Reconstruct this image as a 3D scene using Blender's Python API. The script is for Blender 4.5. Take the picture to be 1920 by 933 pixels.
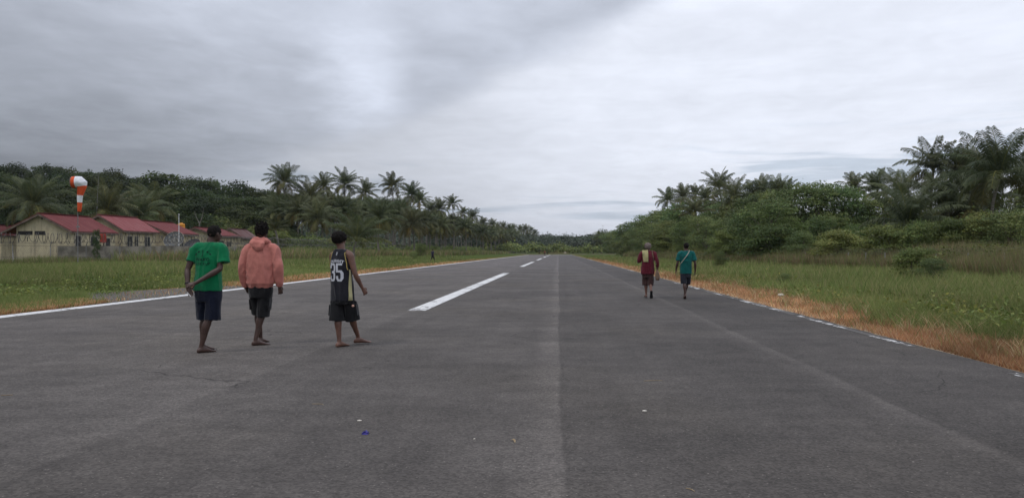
import bpy, bmesh, math, random
import numpy as np
from mathutils import Vector, Matrix, noise
from mathutils.bvhtree import BVHTree

S = bpy.context.scene
COL = S.collection
R = math.radians
for o in list(bpy.data.objects):
    bpy.data.objects.remove(o)

# ------------------------------------------------------------------ camera
CAM_H = 1.38
cam_d = bpy.data.cameras.new('camera'); cam = bpy.data.objects.new('camera', cam_d); COL.objects.link(cam)
cam.location = (0, 0, CAM_H); cam.rotation_euler = (R(90), 0, 0)
cam_d.sensor_width = 36; cam_d.lens = 26.25
cam_d.shift_x = -87 / 1920; cam_d.shift_y = 4.5 / 1920
cam_d.clip_start = 0.1; cam_d.clip_end = 9000
S.camera = cam

# ------------------------------------------------------------------ light
SUN_EL, SUN_AZ = 55, -125        # high behind the camera's shoulder, veiled by cloud
W = bpy.data.worlds.new('World'); S.world = W; W.use_nodes = True
nt = W.node_tree; nt.nodes.clear()
def N(t, kind, **kw):
    n = t.nodes.new(kind)
    for k, v in kw.items():
        setattr(n, k, v)
    return n
def L(t, a, b): t.links.new(a, b)
def fmath(t, op, a, b=None, c=None, clamp=False):
    n = N(t, 'ShaderNodeMath', operation=op, use_clamp=clamp)
    for i, v in enumerate((a, b, c)):
        if v is None: continue
        if isinstance(v, (int, float)): n.inputs[i].default_value = v
        else: L(t, v, n.inputs[i])
    return n.outputs[0]
def mrange(t, v, a, b, c, d, smooth=True):
    n = N(t, 'ShaderNodeMapRange', interpolation_type='SMOOTHSTEP' if smooth else 'LINEAR')
    L(t, v, n.inputs[0])
    for i, x in enumerate((a, b, c, d)): n.inputs[i + 1].default_value = x
    return n.outputs[0]
def mixc(t, f, a, b, kind='MIX'):
    n = N(t, 'ShaderNodeMix', data_type='RGBA', blend_type=kind)
    for i, v in ((0, f), (6, a), (7, b)):
        if isinstance(v, (int, float)): n.inputs[i].default_value = v
        elif isinstance(v, tuple): n.inputs[i].default_value = (*v[:3], 1)
        else: L(t, v, n.inputs[i])
    return n.outputs[2]
def noise_n(t, vec, scale, detail=4, rough=.55, dist=0.0):
    n = N(t, 'ShaderNodeTexNoise'); n.inputs['Scale'].default_value = scale
    n.inputs['Detail'].default_value = detail; n.inputs['Roughness'].default_value = rough
    n.inputs['Distortion'].default_value = dist
    if vec is not None: L(t, vec, n.inputs['Vector'])
    return n.outputs['Fac']
def vscale(t, vec, s):
    n = N(t, 'ShaderNodeVectorMath', operation='MULTIPLY'); L(t, vec, n.inputs[0]); n.inputs[1].default_value = s
    return n.outputs[0]

sky = N(nt, 'ShaderNodeTexSky', sky_type='NISHITA', sun_disc=False)
sky.sun_elevation = R(SUN_EL); sky.sun_rotation = R(SUN_AZ)
sky.air_density = 1.2; sky.dust_density = 3.0
tc = N(nt, 'ShaderNodeTexCoord')
sep = N(nt, 'ShaderNodeSeparateXYZ'); L(nt, tc.outputs['Generated'], sep.inputs[0])
dx, dy, dz = sep.outputs
zc = fmath(nt, 'MAXIMUM', dz, 0.0)
den = fmath(nt, 'ADD', zc, 0.10)
cu = N(nt, 'ShaderNodeCombineXYZ')
L(nt, fmath(nt, 'DIVIDE', dx, den), cu.inputs[0]); L(nt, fmath(nt, 'DIVIDE', dy, den), cu.inputs[1])
P = cu.outputs[0]
# wispy stripes that flatten to the horizon, seen in elevation bands
cs = N(nt, 'ShaderNodeCombineXYZ'); L(nt, dx, cs.inputs[0]); L(nt, fmath(nt, 'MULTIPLY', dz, 5.0), cs.inputs[2]); L(nt, dy, cs.inputs[1])
Bnd = cs.outputs[0]
n_big = noise_n(nt, vscale(nt, P, (.55, .38, 1)), 1.0, 7, .52, .3)
n_med = noise_n(nt, vscale(nt, P, (1.0, .9, 1)), 1.9, 8, .6, .2)
n_bnd = noise_n(nt, vscale(nt, Bnd, (1, 1, 2.2)), 2.6, 6, .5, .5)
n_soft = noise_n(nt, Bnd, 1.3, 3, .5, .2)
# a grey cloud sheet covers the hut side; its ragged lower edge climbs towards the scrub side
nb = fmath(nt, 'SUBTRACT', n_big, .5); ns_ = fmath(nt, 'SUBTRACT', n_soft, .5); nm_ = fmath(nt, 'SUBTRACT', n_med, .5)
edge = fmath(nt, 'SUBTRACT', fmath(nt, 'MULTIPLY', fmath(nt, 'SUBTRACT', dz, .14), 2.2), fmath(nt, 'ADD', dx, .24))
edge = fmath(nt, 'ADD', edge, fmath(nt, 'MULTIPLY', nb, .40)); edge = fmath(nt, 'ADD', edge, fmath(nt, 'MULTIPLY', nm_, .10))
g_in = mrange(nt, edge, -.03, .08, 0, 1)
wx_ = fmath(nt, 'ADD', dx, fmath(nt, 'ADD', fmath(nt, 'MULTIPLY', ns_, .16), fmath(nt, 'MULTIPLY', nm_, .05)))
wz_ = fmath(nt, 'ADD', dz, fmath(nt, 'ADD', fmath(nt, 'MULTIPLY', nb, .06), fmath(nt, 'MULTIPLY', nm_, .03)))
lum_in = fmath(nt, 'ADD', fmath(nt, 'MULTIPLY', wx_, 4.5), fmath(nt, 'ADD', fmath(nt, 'MULTIPLY', wz_, 9.5), 4.75))
lum_in = fmath(nt, 'MINIMUM', fmath(nt, 'MAXIMUM', lum_in, 2.9), 6.3)
def patch(cx, cz, rx, rz, amp):
    a = fmath(nt, 'MULTIPLY', fmath(nt, 'SUBTRACT', wx_, cx), 1 / rx); b_ = fmath(nt, 'MULTIPLY', fmath(nt, 'SUBTRACT', wz_, cz), 1 / rz)
    d_ = fmath(nt, 'SQRT', fmath(nt, 'ADD', fmath(nt, 'MULTIPLY', a, a), fmath(nt, 'MULTIPLY', b_, b_)))
    return fmath(nt, 'MULTIPLY', mrange(nt, d_, 0, 1, 1, 0), amp)
for pp in ((-.10, .200, .12, .08, -1.1), (-.245, .22, .085, .14, 2.5), (-.40, .30, .16, .10, .8), (-.62, .07, .30, .09, -.7), (.08, .32, .22, .05, -.6)):
    lum_in = fmath(nt, 'ADD', lum_in, patch(*pp))
n_puf = noise_n(nt, vscale(nt, P, (1.0, .9, 1)), 4.5, 10, .62, .6)
lum_in = fmath(nt, 'MULTIPLY', lum_in, mrange(nt, n_med, .3, .7, .92, 1.08)); lum_in = fmath(nt, 'MULTIPLY', lum_in, mrange(nt, n_puf, .3, .7, .955, 1.045))
lum_in = fmath(nt, 'MULTIPLY', lum_in, mrange(nt, n_big, .3, .7, .93, 1.07))
lum_out = mrange(nt, dx, -.33, .10, 5.8, 9.0)
lum_out = fmath(nt, 'MULTIPLY', lum_out, mrange(nt, n_bnd, .3, .7, .96, 1.04)); lum_out = fmath(nt, 'MULTIPLY', lum_out, mrange(nt, n_med, .35, .65, 1.035, .975)); lum_out = fmath(nt, 'MULTIPLY', lum_out, mrange(nt, n_puf, .3, .7, .97, 1.03))
bars = mrange(nt, n_bnd, .50, .60, 0, 1)
low = mrange(nt, dz, .10, .19, 1, 0)
barf = fmath(nt, 'MULTIPLY', fmath(nt, 'MULTIPLY', bars, low), fmath(nt, 'SUBTRACT', 1.0, g_in))
lum_out = fmath(nt, 'MULTIPLY', lum_out, fmath(nt, 'SUBTRACT', 1.0, fmath(nt, 'MULTIPLY', barf, .25)))
lum_out = fmath(nt, 'MULTIPLY', lum_out, mrange(nt, dz, .02, .14, .84, 1.0))
lum = fmath(nt, 'ADD', fmath(nt, 'MULTIPLY', lum_in, g_in), fmath(nt, 'MULTIPLY', lum_out, fmath(nt, 'SUBTRACT', 1.0, g_in)))
# overcast sky is brighter overhead
lum = fmath(nt, 'MULTIPLY', lum, mrange(nt, dz, .30, .95, 1.0, 1.9))
vl = N(nt, 'ShaderNodeVectorMath', operation='SCALE')
tint = mixc(nt, g_in, (.965, 1.01, 1.13), (.955, 1.02, 1.18))
tint = mixc(nt, barf, tint, (.88, .99, 1.16))
L(nt, tint, vl.inputs[0]); L(nt, lum, vl.inputs['Scale'])
cl = mixc(nt, .93, sky.outputs[0], vl.outputs[0])
bg = N(nt, 'ShaderNodeBackground'); bg.inputs['Strength'].default_value = .1
L(nt, cl, bg.inputs[0])
wo = N(nt, 'ShaderNodeOutputWorld'); L(nt, bg.outputs[0], wo.inputs[0])

sd = bpy.data.lights.new('sun', 'SUN'); sun = bpy.data.objects.new('sun', sd); COL.objects.link(sun)
sd.energy = 0.8; sd.angle = R(12); sd.color = (1, .96, .9)
az, el = R(SUN_AZ), R(SUN_EL)
sdir = Vector((math.sin(az) * math.cos(el), math.cos(az) * math.cos(el), math.sin(el)))
sun.rotation_euler = sdir.to_track_quat('Z', 'Y').to_euler(); sun.location = sdir * 50 

S.view_settings.view_transform = 'Standard'; S.view_settings.look = 'None'
S.view_settings.exposure = 0.0; S.view_settings.gamma = 1
S.render.engine = 'CYCLES'
S.cycles.max_bounces = 6; S.cycles.diffuse_bounces = 4; S.cycles.transparent_max_bounces = 8
S.cycles.volume_bounces = 0
S.cycles.use_denoising = True

rng = np.random.default_rng(7)
random.seed(7)

# ------------------------------------------------------------------ helpers
def X_at(px, Y): return (px - 1047) * Y / 1400
def Z_at(py, Y): return CAM_H + (471 - py) * Y / 1400

def link(o, parent=None):
    COL.objects.link(o)
    if parent: o.parent = parent
    return o
def tag(o, label=None, cat=None, group=None, kind=None):
    if label: o['label'] = label
    if cat: o['category'] = cat
    if group: o['group'] = group
    if kind: o['kind'] = kind
    return o
def empty(name, loc, rz=0):
    o = bpy.data.objects.new(name, None); o.empty_display_size = .2
    o.location = loc; o.rotation_euler.z = rz
    return link(o)
def mesh_np(name, V, F, mat=None, parent=None, col=None, smooth=False, matidx=None):
    """V (n,3), F (m,k) arrays -> ONE object"""
    V = np.asarray(V, np.float32); F = np.asarray(F, np.int32)
    me = bpy.data.meshes.new(name)
    k = F.shape[1]
    me.vertices.add(len(V)); me.vertices.foreach_set('co', V.ravel())
    me.loops.add(F.size); me.loops.foreach_set('vertex_index', F.ravel())
    me.polygons.add(len(F)); me.polygons.foreach_set('loop_start', np.arange(0, F.size, k, dtype=np.int32))
    me.update(calc_edges=True)
    if smooth: me.polygons.foreach_set('use_smooth', np.ones(len(F), bool))
    if col is not None:
        a = me.color_attributes.new('tint', 'FLOAT_COLOR', 'POINT')
        c = np.ones((len(V), 4), np.float32); c[:, :3] = col
        a.data.foreach_set('color', c.ravel())
    if mat:
        for m in (mat if isinstance(mat, (list, tuple)) else [mat]): me.materials.append(m)
    if matidx is not None: me.polygons.foreach_set('material_index', np.asarray(matidx, np.int32))
    o = bpy.data.objects.new(name, me)
    return link(o, parent)
def mesh_py(name, V, F, mat=None, parent=None, smooth=False, matidx=None):
    me = bpy.data.meshes.new(name); me.from_pydata([tuple(v) for v in V], [], F)
    if mat:
        for m in (mat if isinstance(mat, (list, tuple)) else [mat]): me.materials.append(m)
    if smooth:
        me.polygons.foreach_set('use_smooth', [True] * len(me.polygons))
    if matidx is not None: me.polygons.foreach_set('material_index', matidx)
    me.update()
    o = bpy.data.objects.new(name, me)
    return link(o, parent)

class Soup:
    def __init__(s): s.V = []; s.F = []; s.M = []
    def add(s, V, F, m=0):
        b = len(s.V); s.V += [tuple(v) for v in V]; s.F += [tuple(i + b for i in f) for f in F]; s.M += [m] * len(F)
    def box(s, c, d, rz=0, m=0, mat=None):
        x, y, z = d[0] / 2, d[1] / 2, d[2] / 2
        V = [Vector((a * x, b * y, e * z)) for e in (-1, 1) for a, b in ((-1, -1), (1, -1), (1, 1), (-1, 1))]
        Mx = Matrix.Translation(c) @ Matrix.Rotation(rz, 4, 'Z') @ (mat or Matrix())
        s.add([Mx @ v for v in V], [(3, 2, 1, 0), (4, 5, 6, 7), (0, 1, 5, 4), (1, 2, 6, 5), (2, 3, 7, 6), (3, 0, 4, 7)], m)
    def rings(s, rs, seg=16, m=0, cap=True, power=1.0):
        """rs: (centre, U, V) rings swept into a closed shell"""
        V = []; F = []
        for c, U, W_ in rs:
            for k in range(seg):
                t = 2 * math.pi * k / seg
                a, b = math.cos(t), math.sin(t)
                if power != 1:
                    a = math.copysign(abs(a) ** power, a); b = math.copysign(abs(b) ** power, b)
                V.append(Vector(c) + Vector(U) * a + Vector(W_) * b)
        for i in range(len(rs) - 1):
            for k in range(seg):
                k2 = (k + 1) % seg
                F.append((i * seg + k, i * seg + k2, (i + 1) * seg + k2, (i + 1) * seg + k))
        if cap:
            n = len(rs) - 1
            F.append(tuple(reversed(range(seg)))); F.append(tuple(n * seg + k for k in range(seg)))
        s.add(V, F, m)
    def tube(s, pts, rad, seg=12, m=0, up=None, flat=1.0, rounded=True, sub=4):
        """smooth sweep through pts with radii; flat scales the second axis"""
        pts = [Vector(p) for p in pts]
        if sub > 1 and len(pts) > 2:
            P2 = []; R2 = []
            n = len(pts)
            for i in range(n - 1):
                p0 = pts[max(i - 1, 0)]; p1 = pts[i]; p2 = pts[i + 1]; p3 = pts[min(i + 2, n - 1)]
                for j in range(sub):
                    t = j / sub
                    q = .5 * ((2 * p1) + (p2 - p0) * t + (2 * p0 - 5 * p1 + 4 * p2 - p3) * t * t + (3 * p1 - p0 - 3 * p2 + p3) * t ** 3)
                    P2.append(q); ts = t * t * (3 - 2 * t); R2.append(rad[i] * (1 - ts) + rad[i + 1] * ts)
            P2.append(pts[-1]); R2.append(rad[-1]); pts, rad = P2, R2
        rs = []
        prevU = None
        n = len(pts)
        for i in range(n):
            d = (pts[min(i + 1, n - 1)] - pts[max(i - 1, 0)]).normalized()
            if prevU is None:
                ref = Vector(up) if up is not None else (Vector((0, 1, 0)) if abs(d.y) < .9 else Vector((1, 0, 0)))
                U = (ref - d * ref.dot(d)).normalized()
            else:
                U = (prevU - d * prevU.dot(d)).normalized()
            prevU = U; Wv = d.cross(U)
            if i == 0 and rounded:
                for a in (80, 55, 28):
                    rr = math.cos(R(a)); off = math.sin(R(a))
                    rs.append((pts[0] - d * rad[0] * off, U * rad[0] * rr, Wv * rad[0] * rr * flat))
            rs.append((pts[i], U * rad[i], Wv * rad[i] * flat))
            if i == n - 1 and rounded:
                for a in (28, 55, 80):
                    rr = math.cos(R(a)); off = math.sin(R(a))
                    rs.append((pts[i] + d * rad[i] * off, U * rad[i] * rr, Wv * rad[i] * rr * flat))
        s.rings(rs, seg, m)
    def ball(s, c, r, M=None, seg=14, m=0):
        c = Vector(c); r = Vector(r) if hasattr(r, '__len__') else Vector((r, r, r))
        M = M or Matrix.Identity(3)
        rs = []
        for i in range(9):
            a = -88 + 176 * i / 8
            rr, zz = math.cos(R(a)), math.sin(R(a))
            rs.append((c + M @ Vector((0, 0, r.z * zz)), M @ Vector((r.x * rr, 0, 0)), M @ Vector((0, r.y * rr, 0))))
        s.rings(rs, seg, m)
    def build(s, name, mat=None, parent=None, smooth=False):
        return mesh_py(name, s.V, s.F, mat, parent, smooth, s.M if isinstance(mat, (list, tuple)) else None)
    def remesh(s, name, voxel, mat, parent=None, smooth_it=3, fold=None, fac=.5):
        o = mesh_py(name + '_tmp', s.V, s.F)
        bm = bmesh.new(); bm.from_mesh(o.data); bmesh.ops.recalc_face_normals(bm, faces=bm.faces); bm.to_mesh(o.data); bm.free()
        md = o.modifiers.new('r', 'REMESH'); md.mode = 'VOXEL'; md.voxel_size = voxel
        if smooth_it:
            ms = o.modifiers.new('s', 'SMOOTH'); ms.iterations = smooth_it; ms.factor = fac
        dg = bpy.context.evaluated_depsgraph_get()
        me = bpy.data.meshes.new_from_object(o.evaluated_get(dg))
        bpy.data.objects.remove(o)
        if fold:
            me.update()
            nv = len(me.vertices)
            co = np.empty(nv * 3, np.float32); me.vertices.foreach_get('co', co); co = co.reshape(-1, 3)
            nr = np.empty(nv * 3, np.float32); me.vertex_normals.foreach_get('vector', nr); nr = nr.reshape(-1, 3)
            d = np.array([fold(Vector(c), Vector(q)) for c, q in zip(co, nr)], np.float32)
            co += nr * d[:, None]
            me.vertices.foreach_set('co', co.ravel())
        me.polygons.foreach_set('use_smooth', [True] * len(me.polygons))
        me.materials.clear(); me.materials.append(mat); me.name = name; me.update()
        return link(bpy.data.objects.new(name, me), parent)

# ------------------------------------------------------------------ materials
def mat_new(name):
    m = bpy.data.materials.new(name); m.use_nodes = True; t = m.node_tree
    b = t.nodes['Principled BSDF']; b.inputs['Roughness'].default_value = .8
    b.inputs['Specular IOR Level'].default_value = .3
    return m, t, b
def pos(t):
    g = N(t, 'ShaderNodeNewGeometry'); return g.outputs['Position']
def objc(t):
    g = N(t, 'ShaderNodeTexCoord'); return g.outputs['Object']
def bump(t, b, h, strength=.3, dist=.02):
    n = N(t, 'ShaderNodeBump'); n.inputs['Strength'].default_value = strength; n.inputs['Distance'].default_value = dist
    L(t, h, n.inputs['Height']); L(t, n.outputs[0], b.inputs['Normal'])
def mat_noise(name, c1, c2, scale=5, detail=5, rough=.8, bumps=0, bdist=.01, spec=.3, lo=.35, hi=.65, stretch=None, bscale=None):
    m, t, b = mat_new(name)
    v = objc(t)
    if stretch: v = vscale(t, v, stretch)
    f = noise_n(t, v, scale, detail)
    L(t, mixc(t, mrange(t, f, lo, hi, 0, 1), c1, c2), b.inputs['Base Color'])
    b.inputs['Roughness'].default_value = rough; b.inputs['Specular IOR Level'].default_value = spec
    if bumps:
        bump(t, b, noise_n(t, v, bscale or scale * 6, 4), bumps, bdist)
    return m
def mat_leaf(name, c_dark, c_light, scale=.35, transl=.35, tinted=True):
    m = bpy.data.materials.new(name); m.use_nodes = True; t = m.node_tree; t.nodes.clear()
    out = N(t, 'ShaderNodeOutputMaterial')
    oi = N(t, 'ShaderNodeObjectInfo')
    f = noise_n(t, pos(t), scale, 3)
    c = mixc(t, mrange(t, f, .35, .65, 0, 1), c_dark, c_light)
    hs = N(t, 'ShaderNodeHueSaturation')
    L(t, mrange(t, oi.outputs['Random'], 0, 1, .475, .52, False), hs.inputs['Hue'])
    L(t, mrange(t, fmath(t, 'FRACT', fmath(t, 'MULTIPLY', oi.outputs['Random'], 7.31)), 0, 1, .75, 1.25, False), hs.inputs['Value'])
    L(t, c, hs.inputs['Color']); c = hs.outputs[0]
    if tinted:
        at = N(t, 'ShaderNodeAttribute', attribute_name='tint')
        c = mixc(t, 1.0, c, at.outputs['Color'], 'MULTIPLY')
    d = N(t, 'ShaderNodeBsdfPrincipled'); tr = N(t, 'ShaderNodeBsdfTranslucent')
    d.inputs['Roughness'].default_value = .5; d.inputs['Specular IOR Level'].default_value = .18
    L(t, c, d.inputs['Base Color']); L(t, c, tr.inputs[0])
    mx = N(t, 'ShaderNodeMixShader'); mx.inputs[0].default_value = transl
    L(t, d.outputs[0], mx.inputs[1]); L(t, tr.outputs[0], mx.inputs[2]); L(t, mx.outputs[0], out.inputs[0])
    return m
def mat_blade(name, transl=.4):
    m = bpy.data.materials.new(name); m.use_nodes = True; t = m.node_tree; t.nodes.clear()
    out = N(t, 'ShaderNodeOutputMaterial')
    at = N(t, 'ShaderNodeAttribute', attribute_name='tint')
    d = N(t, 'ShaderNodeBsdfDiffuse'); tr = N(t, 'ShaderNodeBsdfTranslucent')
    L(t, at.outputs['Color'], d.inputs[0]); L(t, at.outputs['Color'], tr.inputs[0])
    mx = N(t, 'ShaderNodeMixShader'); mx.inputs[0].default_value = transl
    L(t, d.outputs[0], mx.inputs[1]); L(t, tr.outputs[0], mx.inputs[2]); L(t, mx.outputs[0], out.inputs[0])
    return m

# asphalt: paving passes side by side, seams, stone speckle
RW_L, RW_R, RW_END = -11.75, 5.30, 297.0
def make_asphalt():
    m, t, b = mat_new('asphalt')
    p = pos(t)
    sp = N(t, 'ShaderNodeSeparateXYZ'); L(t, p, sp.inputs[0]); x, y, z = sp.outputs
    wob = fmath(t, 'MULTIPLY', fmath(t, 'SUBTRACT', noise_n(t, vscale(t, p, (0, .12, 0)), 1, 3), .5), .30)
    fine = fmath(t, 'MULTIPLY', fmath(t, 'SUBTRACT', noise_n(t, p, 3.0, 4), .5), .07)
    xw = fmath(t, 'ADD', fmath(t, 'ADD', x, wob), fine)
    # base tone by paving pass
    base = (.0725, .0640, .0575)
    tone = None
    def step(at_, w, a, b_):
        return mrange(t, xw, at_ - w, at_ + w, a, b_)
    f = step(-6.3, .05, 1.03, 1.0)
    f = fmath(t, 'MULTIPLY', f, step(-3.35, .04, 1.13, 1.0))
    f = fmath(t, 'MULTIPLY', f, step(0.0, .04, 1.05, .90))
    f = fmath(t, 'MULTIPLY', f, step(3.02, .04, 1.06, .93))
    # pale dusty strip along each seam, hard on one side
    def strip(c, w, amp, hard=.04):
        a_ = mrange(t, xw, c - w, c, 0, 1); b_ = mrange(t, xw, c, c + hard, 1, 0)
        return fmath(t, 'MULTIPLY', fmath(t, 'MULTIPLY', a_, b_), amp)
    s = strip(0.0, .42, .45)
    s = fmath(t, 'ADD', s, strip(3.0, .22, .30, .10))
    s = fmath(t, 'ADD', s, strip(-3.35, .5, .07, .1))
    s = fmath(t, 'ADD', s, strip(-6.3, .25, .10))
    s = fmath(t, 'SUBTRACT', s, strip(-9.0, .15, .07))
    f = fmath(t, 'ADD', f, fmath(t, 'MULTIPLY', s, mrange(t, noise_n(t, vscale(t, p, (1, .5, 1)), 1.2, 4), .3, .6, .45, 1.0)))
    # large blotches, cross-wise drag marks and streaks
    bl = noise_n(t, p, .35, 6, .6)
    f = fmath(t, 'MULTIPLY', f, mrange(t, bl, .3, .7, .80, 1.20))
    dr = noise_n(t, vscale(t, p, (.5, 2.2, 1)), 1.0, 7, .65)
    f = fmath(t, 'MULTIPLY', f, mrange(t, dr, .3, .7, .91, 1.09))
    mo = noise_n(t, p, 2.6, 8, .7)
    f = fmath(t, 'MULTIPLY', f, mrange(t, mo, .35, .65, .90, 1.10))
    f = fmath(t, 'SUBTRACT', f, fmath(t, 'MULTIPLY', mrange(t, noise_n(t, vscale(t, p, (1, .6, 1)), .55, 7, .7), .56, .64, 0, 1), .10))
    lg = noise_n(t, vscale(t, p, (3.0, .12, 1)), 1.0, 4, .6)
    f = fmath(t, 'MULTIPLY', f, mrange(t, lg, .3, .7, .94, 1.06))
    # scrapes
    sc = noise_n(t, vscale(t, p, (1.3, 6.0, 1)), 1.0, 9, .72)
    f = fmath(t, 'ADD', f, mrange(t, sc, .62, .74, 0, .45))
    # aggregate
    vo = N(t, 'ShaderNodeTexVoronoi'); vo.inputs['Scale'].default_value = 60; L(t, p, vo.inputs['Vector'])
    cr = N(t, 'ShaderNodeSeparateColor'); L(t, vo.outputs['Color'], cr.inputs[0])
    f = fmath(t, 'MULTIPLY', f, mrange(t, cr.outputs[0], 0, 1, .68, 1.32, False))
    spk = fmath(t, 'MULTIPLY', mrange(t, cr.outputs[1], .955, .98, 0, 1), mrange(t, vo.outputs['Distance'], .2, .45, 1, 0))
    f = fmath(t, 'ADD', f, fmath(t, 'MULTIPLY', spk, 1.6))
    v2 = N(t, 'ShaderNodeTexVoronoi'); v2.inputs['Scale'].default_value = 9; L(t, p, v2.inputs['Vector'])
    c2 = N(t, 'ShaderNodeSeparateColor'); L(t, v2.outputs['Color'], c2.inputs[0])
    chip = fmath(t, 'MULTIPLY', mrange(t, c2.outputs[0], .86, .88, 0, 1), mrange(t, v2.outputs['Distance'], .05, .11, 1, 0))
    chip = fmath(t, 'MULTIPLY', chip, mrange(t, noise_n(t, p, .5, 3), .42, .6, 0, 1))
    f = fmath(t, 'ADD', f, fmath(t, 'MULTIPLY', chip, 1.8))
    wp = N(t, 'ShaderNodeVectorMath', operation='ADD'); wn = N(t, 'ShaderNodeTexNoise'); wn.inputs['Scale'].default_value = 1.5; wn.inputs['Detail'].default_value = 6; L(t, p, wn.inputs['Vector'])
    L(t, p, wp.inputs[0]); L(t, vscale(t, wn.outputs['Color'], (.9, .9, 0)), wp.inputs[1])
    vc = N(t, 'ShaderNodeTexVoronoi', feature='DISTANCE_TO_EDGE'); vc.inputs['Scale'].default_value = .33; L(t, vscale(t, wp.outputs[0], (1, .6, 0)), vc.inputs['Vector'])
    ck = fmath(t, 'MULTIPLY', mrange(t, vc.outputs['Distance'], .0012, .004, 1, 0), mrange(t, noise_n(t, p, .3, 4), .50, .60, 0, 1))
    f = fmath(t, 'MULTIPLY', f, fmath(t, 'SUBTRACT', 1.0, fmath(t, 'MULTIPLY', ck, .5)))
    # thin dark open joint beside each paving pass
    for jx in (-6.3, -3.35, .03, 3.05):
        jn = fmath(t, 'MULTIPLY', mrange(t, fmath(t, 'ABSOLUTE', fmath(t, 'SUBTRACT', xw, jx)), .008, .025, 1, 0), mrange(t, noise_n(t, vscale(t, p, (1, .7, 1)), 1.0, 4), .48, .64, 0, .22))
        f = fmath(t, 'MULTIPLY', f, fmath(t, 'SUBTRACT', 1.0, jn))
    vs = N(t, 'ShaderNodeVectorMath', operation='SCALE')
    # base colour turns paler with distance down the strip
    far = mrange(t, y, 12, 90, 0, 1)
    far_tone = mixc(t, far, base, (.094, .084, .080))
    tan = mixc(t, mrange(t, noise_n(t, p, .22, 4), .45, .7, 0, .35), far_tone, (.092, .078, .062))
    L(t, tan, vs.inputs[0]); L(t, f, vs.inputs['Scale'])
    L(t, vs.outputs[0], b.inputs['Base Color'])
    b.inputs['Roughness'].default_value = .88; b.inputs['Specular IOR Level'].default_value = .2
    h = fmath(t, 'ADD', vo.outputs['Distance'], fmath(t, 'MULTIPLY', noise_n(t, p, 25, 5), 1.5))
    bump(t, b, h, .55, .006)
    return m
M = {}
M['asphalt'] = make_asphalt()
def make_paint(wear):
    m, t, b = mat_new('white_paint')
    p = pos(t)
    n1 = noise_n(t, p, 9, 8, .7); n2 = noise_n(t, p, 1.1, 5, .6)
    c = mixc(t, mrange(t, n1, .4, .75, 0, .55), (.66, .65, .63), (.30, .29, .28))
    w = mrange(t, fmath(t, 'ADD', n1, fmath(t, 'MULTIPLY', n2, .8)), wear, wear + .1, 0, 1)
    c = mixc(t, w, c, (.08, .072, .065))
    L(t, c, b.inputs['Base Color']); b.inputs['Roughness'].default_value = .75
    bump(t, b, n1, .3, .004)
    return m
M['paint'] = make_paint(.95); M['paint_worn'] = make_paint(.78)

def make_ground():
    m, t, b = mat_new('grass_ground')
    p = pos(t)
    sp = N(t, 'ShaderNodeSeparateXYZ'); L(t, p, sp.inputs[0]); x, y, z = sp.outputs
    n1 = noise_n(t, p, .25, 6, .6); n2 = noise_n(t, p, 1.6, 7, .7); n3 = noise_n(t, p, 14, 4, .7)
    g = mixc(t, mrange(t, n1, .35, .65, 0, 1), (.060, .085, .024), (.085, .110, .034))
    g = mixc(t, mrange(t, n2, .45, .7, 0, .6), g, (.125, .120, .052))
    g = mixc(t, mrange(t, n3, .4, .7, 0, .5), g, (.040, .055, .020))
    br = mixc(t, mrange(t, n2, .35, .65, 0, 1), (.26, .145, .075), (.36, .22, .11))
    br = mixc(t, mrange(t, n3, .4, .7, 0, .7), br, (.16, .085, .045))
    wob = fmath(t, 'MULTIPLY', fmath(t, 'SUBTRACT', noise_n(t, p, .30, 5, .65), .5), 3.0)
    ex = fmath(t, 'ADD', x, wob)
    fr = mrange(t, ex, 6.8, 7.6, 1, 0); fl = mrange(t, ex, -14.6, -13.9, 0, 1)
    f = fmath(t, 'MULTIPLY', fr, fl)
    f = fmath(t, 'MULTIPLY', f, mrange(t, y, 90, 170, 1, .25))
    c = mixc(t, f, g, br)
    # bare pale sand right against the asphalt on the scrub side
    sand = fmath(t, 'MULTIPLY', mrange(t, fmath(t, 'ADD', x, fmath(t, 'MULTIPLY', fmath(t, 'SUBTRACT', noise_n(t, p, 1.4, 5), .5), 1.2)), 5.35, 5.75, 1, 0), mrange(t, x, 3, 4, 0, 1))
    c = mixc(t, fmath(t, 'MULTIPLY', sand, .8), c, (.36, .30, .22))
    L(t, c, b.inputs['Base Color']); b.inputs['Roughness'].default_value = 1; b.inputs['Specular IOR Level'].default_value = 0
    bump(t, b, fmath(t, 'ADD', n2, n3), .8, .08)
    return m
M['ground'] = make_ground()
M['gravel'] = mat_noise('gravel_patch', (.085, .075, .065), (.15, .135, .115), 6, 8, .95, .6, .02, .1)
M['leaf'] = mat_leaf('leaves', (.084, .124, .046), (.150, .190, .064), .30)
M['leaf_dark'] = mat_leaf('forest_leaves', (.024, .038, .014), (.062, .084, .026), .25)
M['leaf_light'] = mat_leaf('leaves_light', (.095, .132, .040), (.165, .195, .062), .5)
M['palm'] = mat_leaf('palm_leaves', (.076, .094, .044), (.128, .140, .066), .25)
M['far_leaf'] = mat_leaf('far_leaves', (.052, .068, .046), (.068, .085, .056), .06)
M['blade'] = mat_blade('grass_blades')
M['trunk'] = mat_noise('bark', (.10, .08, .06), (.19, .165, .135), 3, 6, .9, .5, .03, .1, stretch=(3, 3, .6))
M['palm_trunk'] = mat_noise('palm_bark', (.12, .105, .085), (.25, .23, .195), 2, 6, .9, .5, .03, .1, stretch=(.6, .6, 6))

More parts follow.
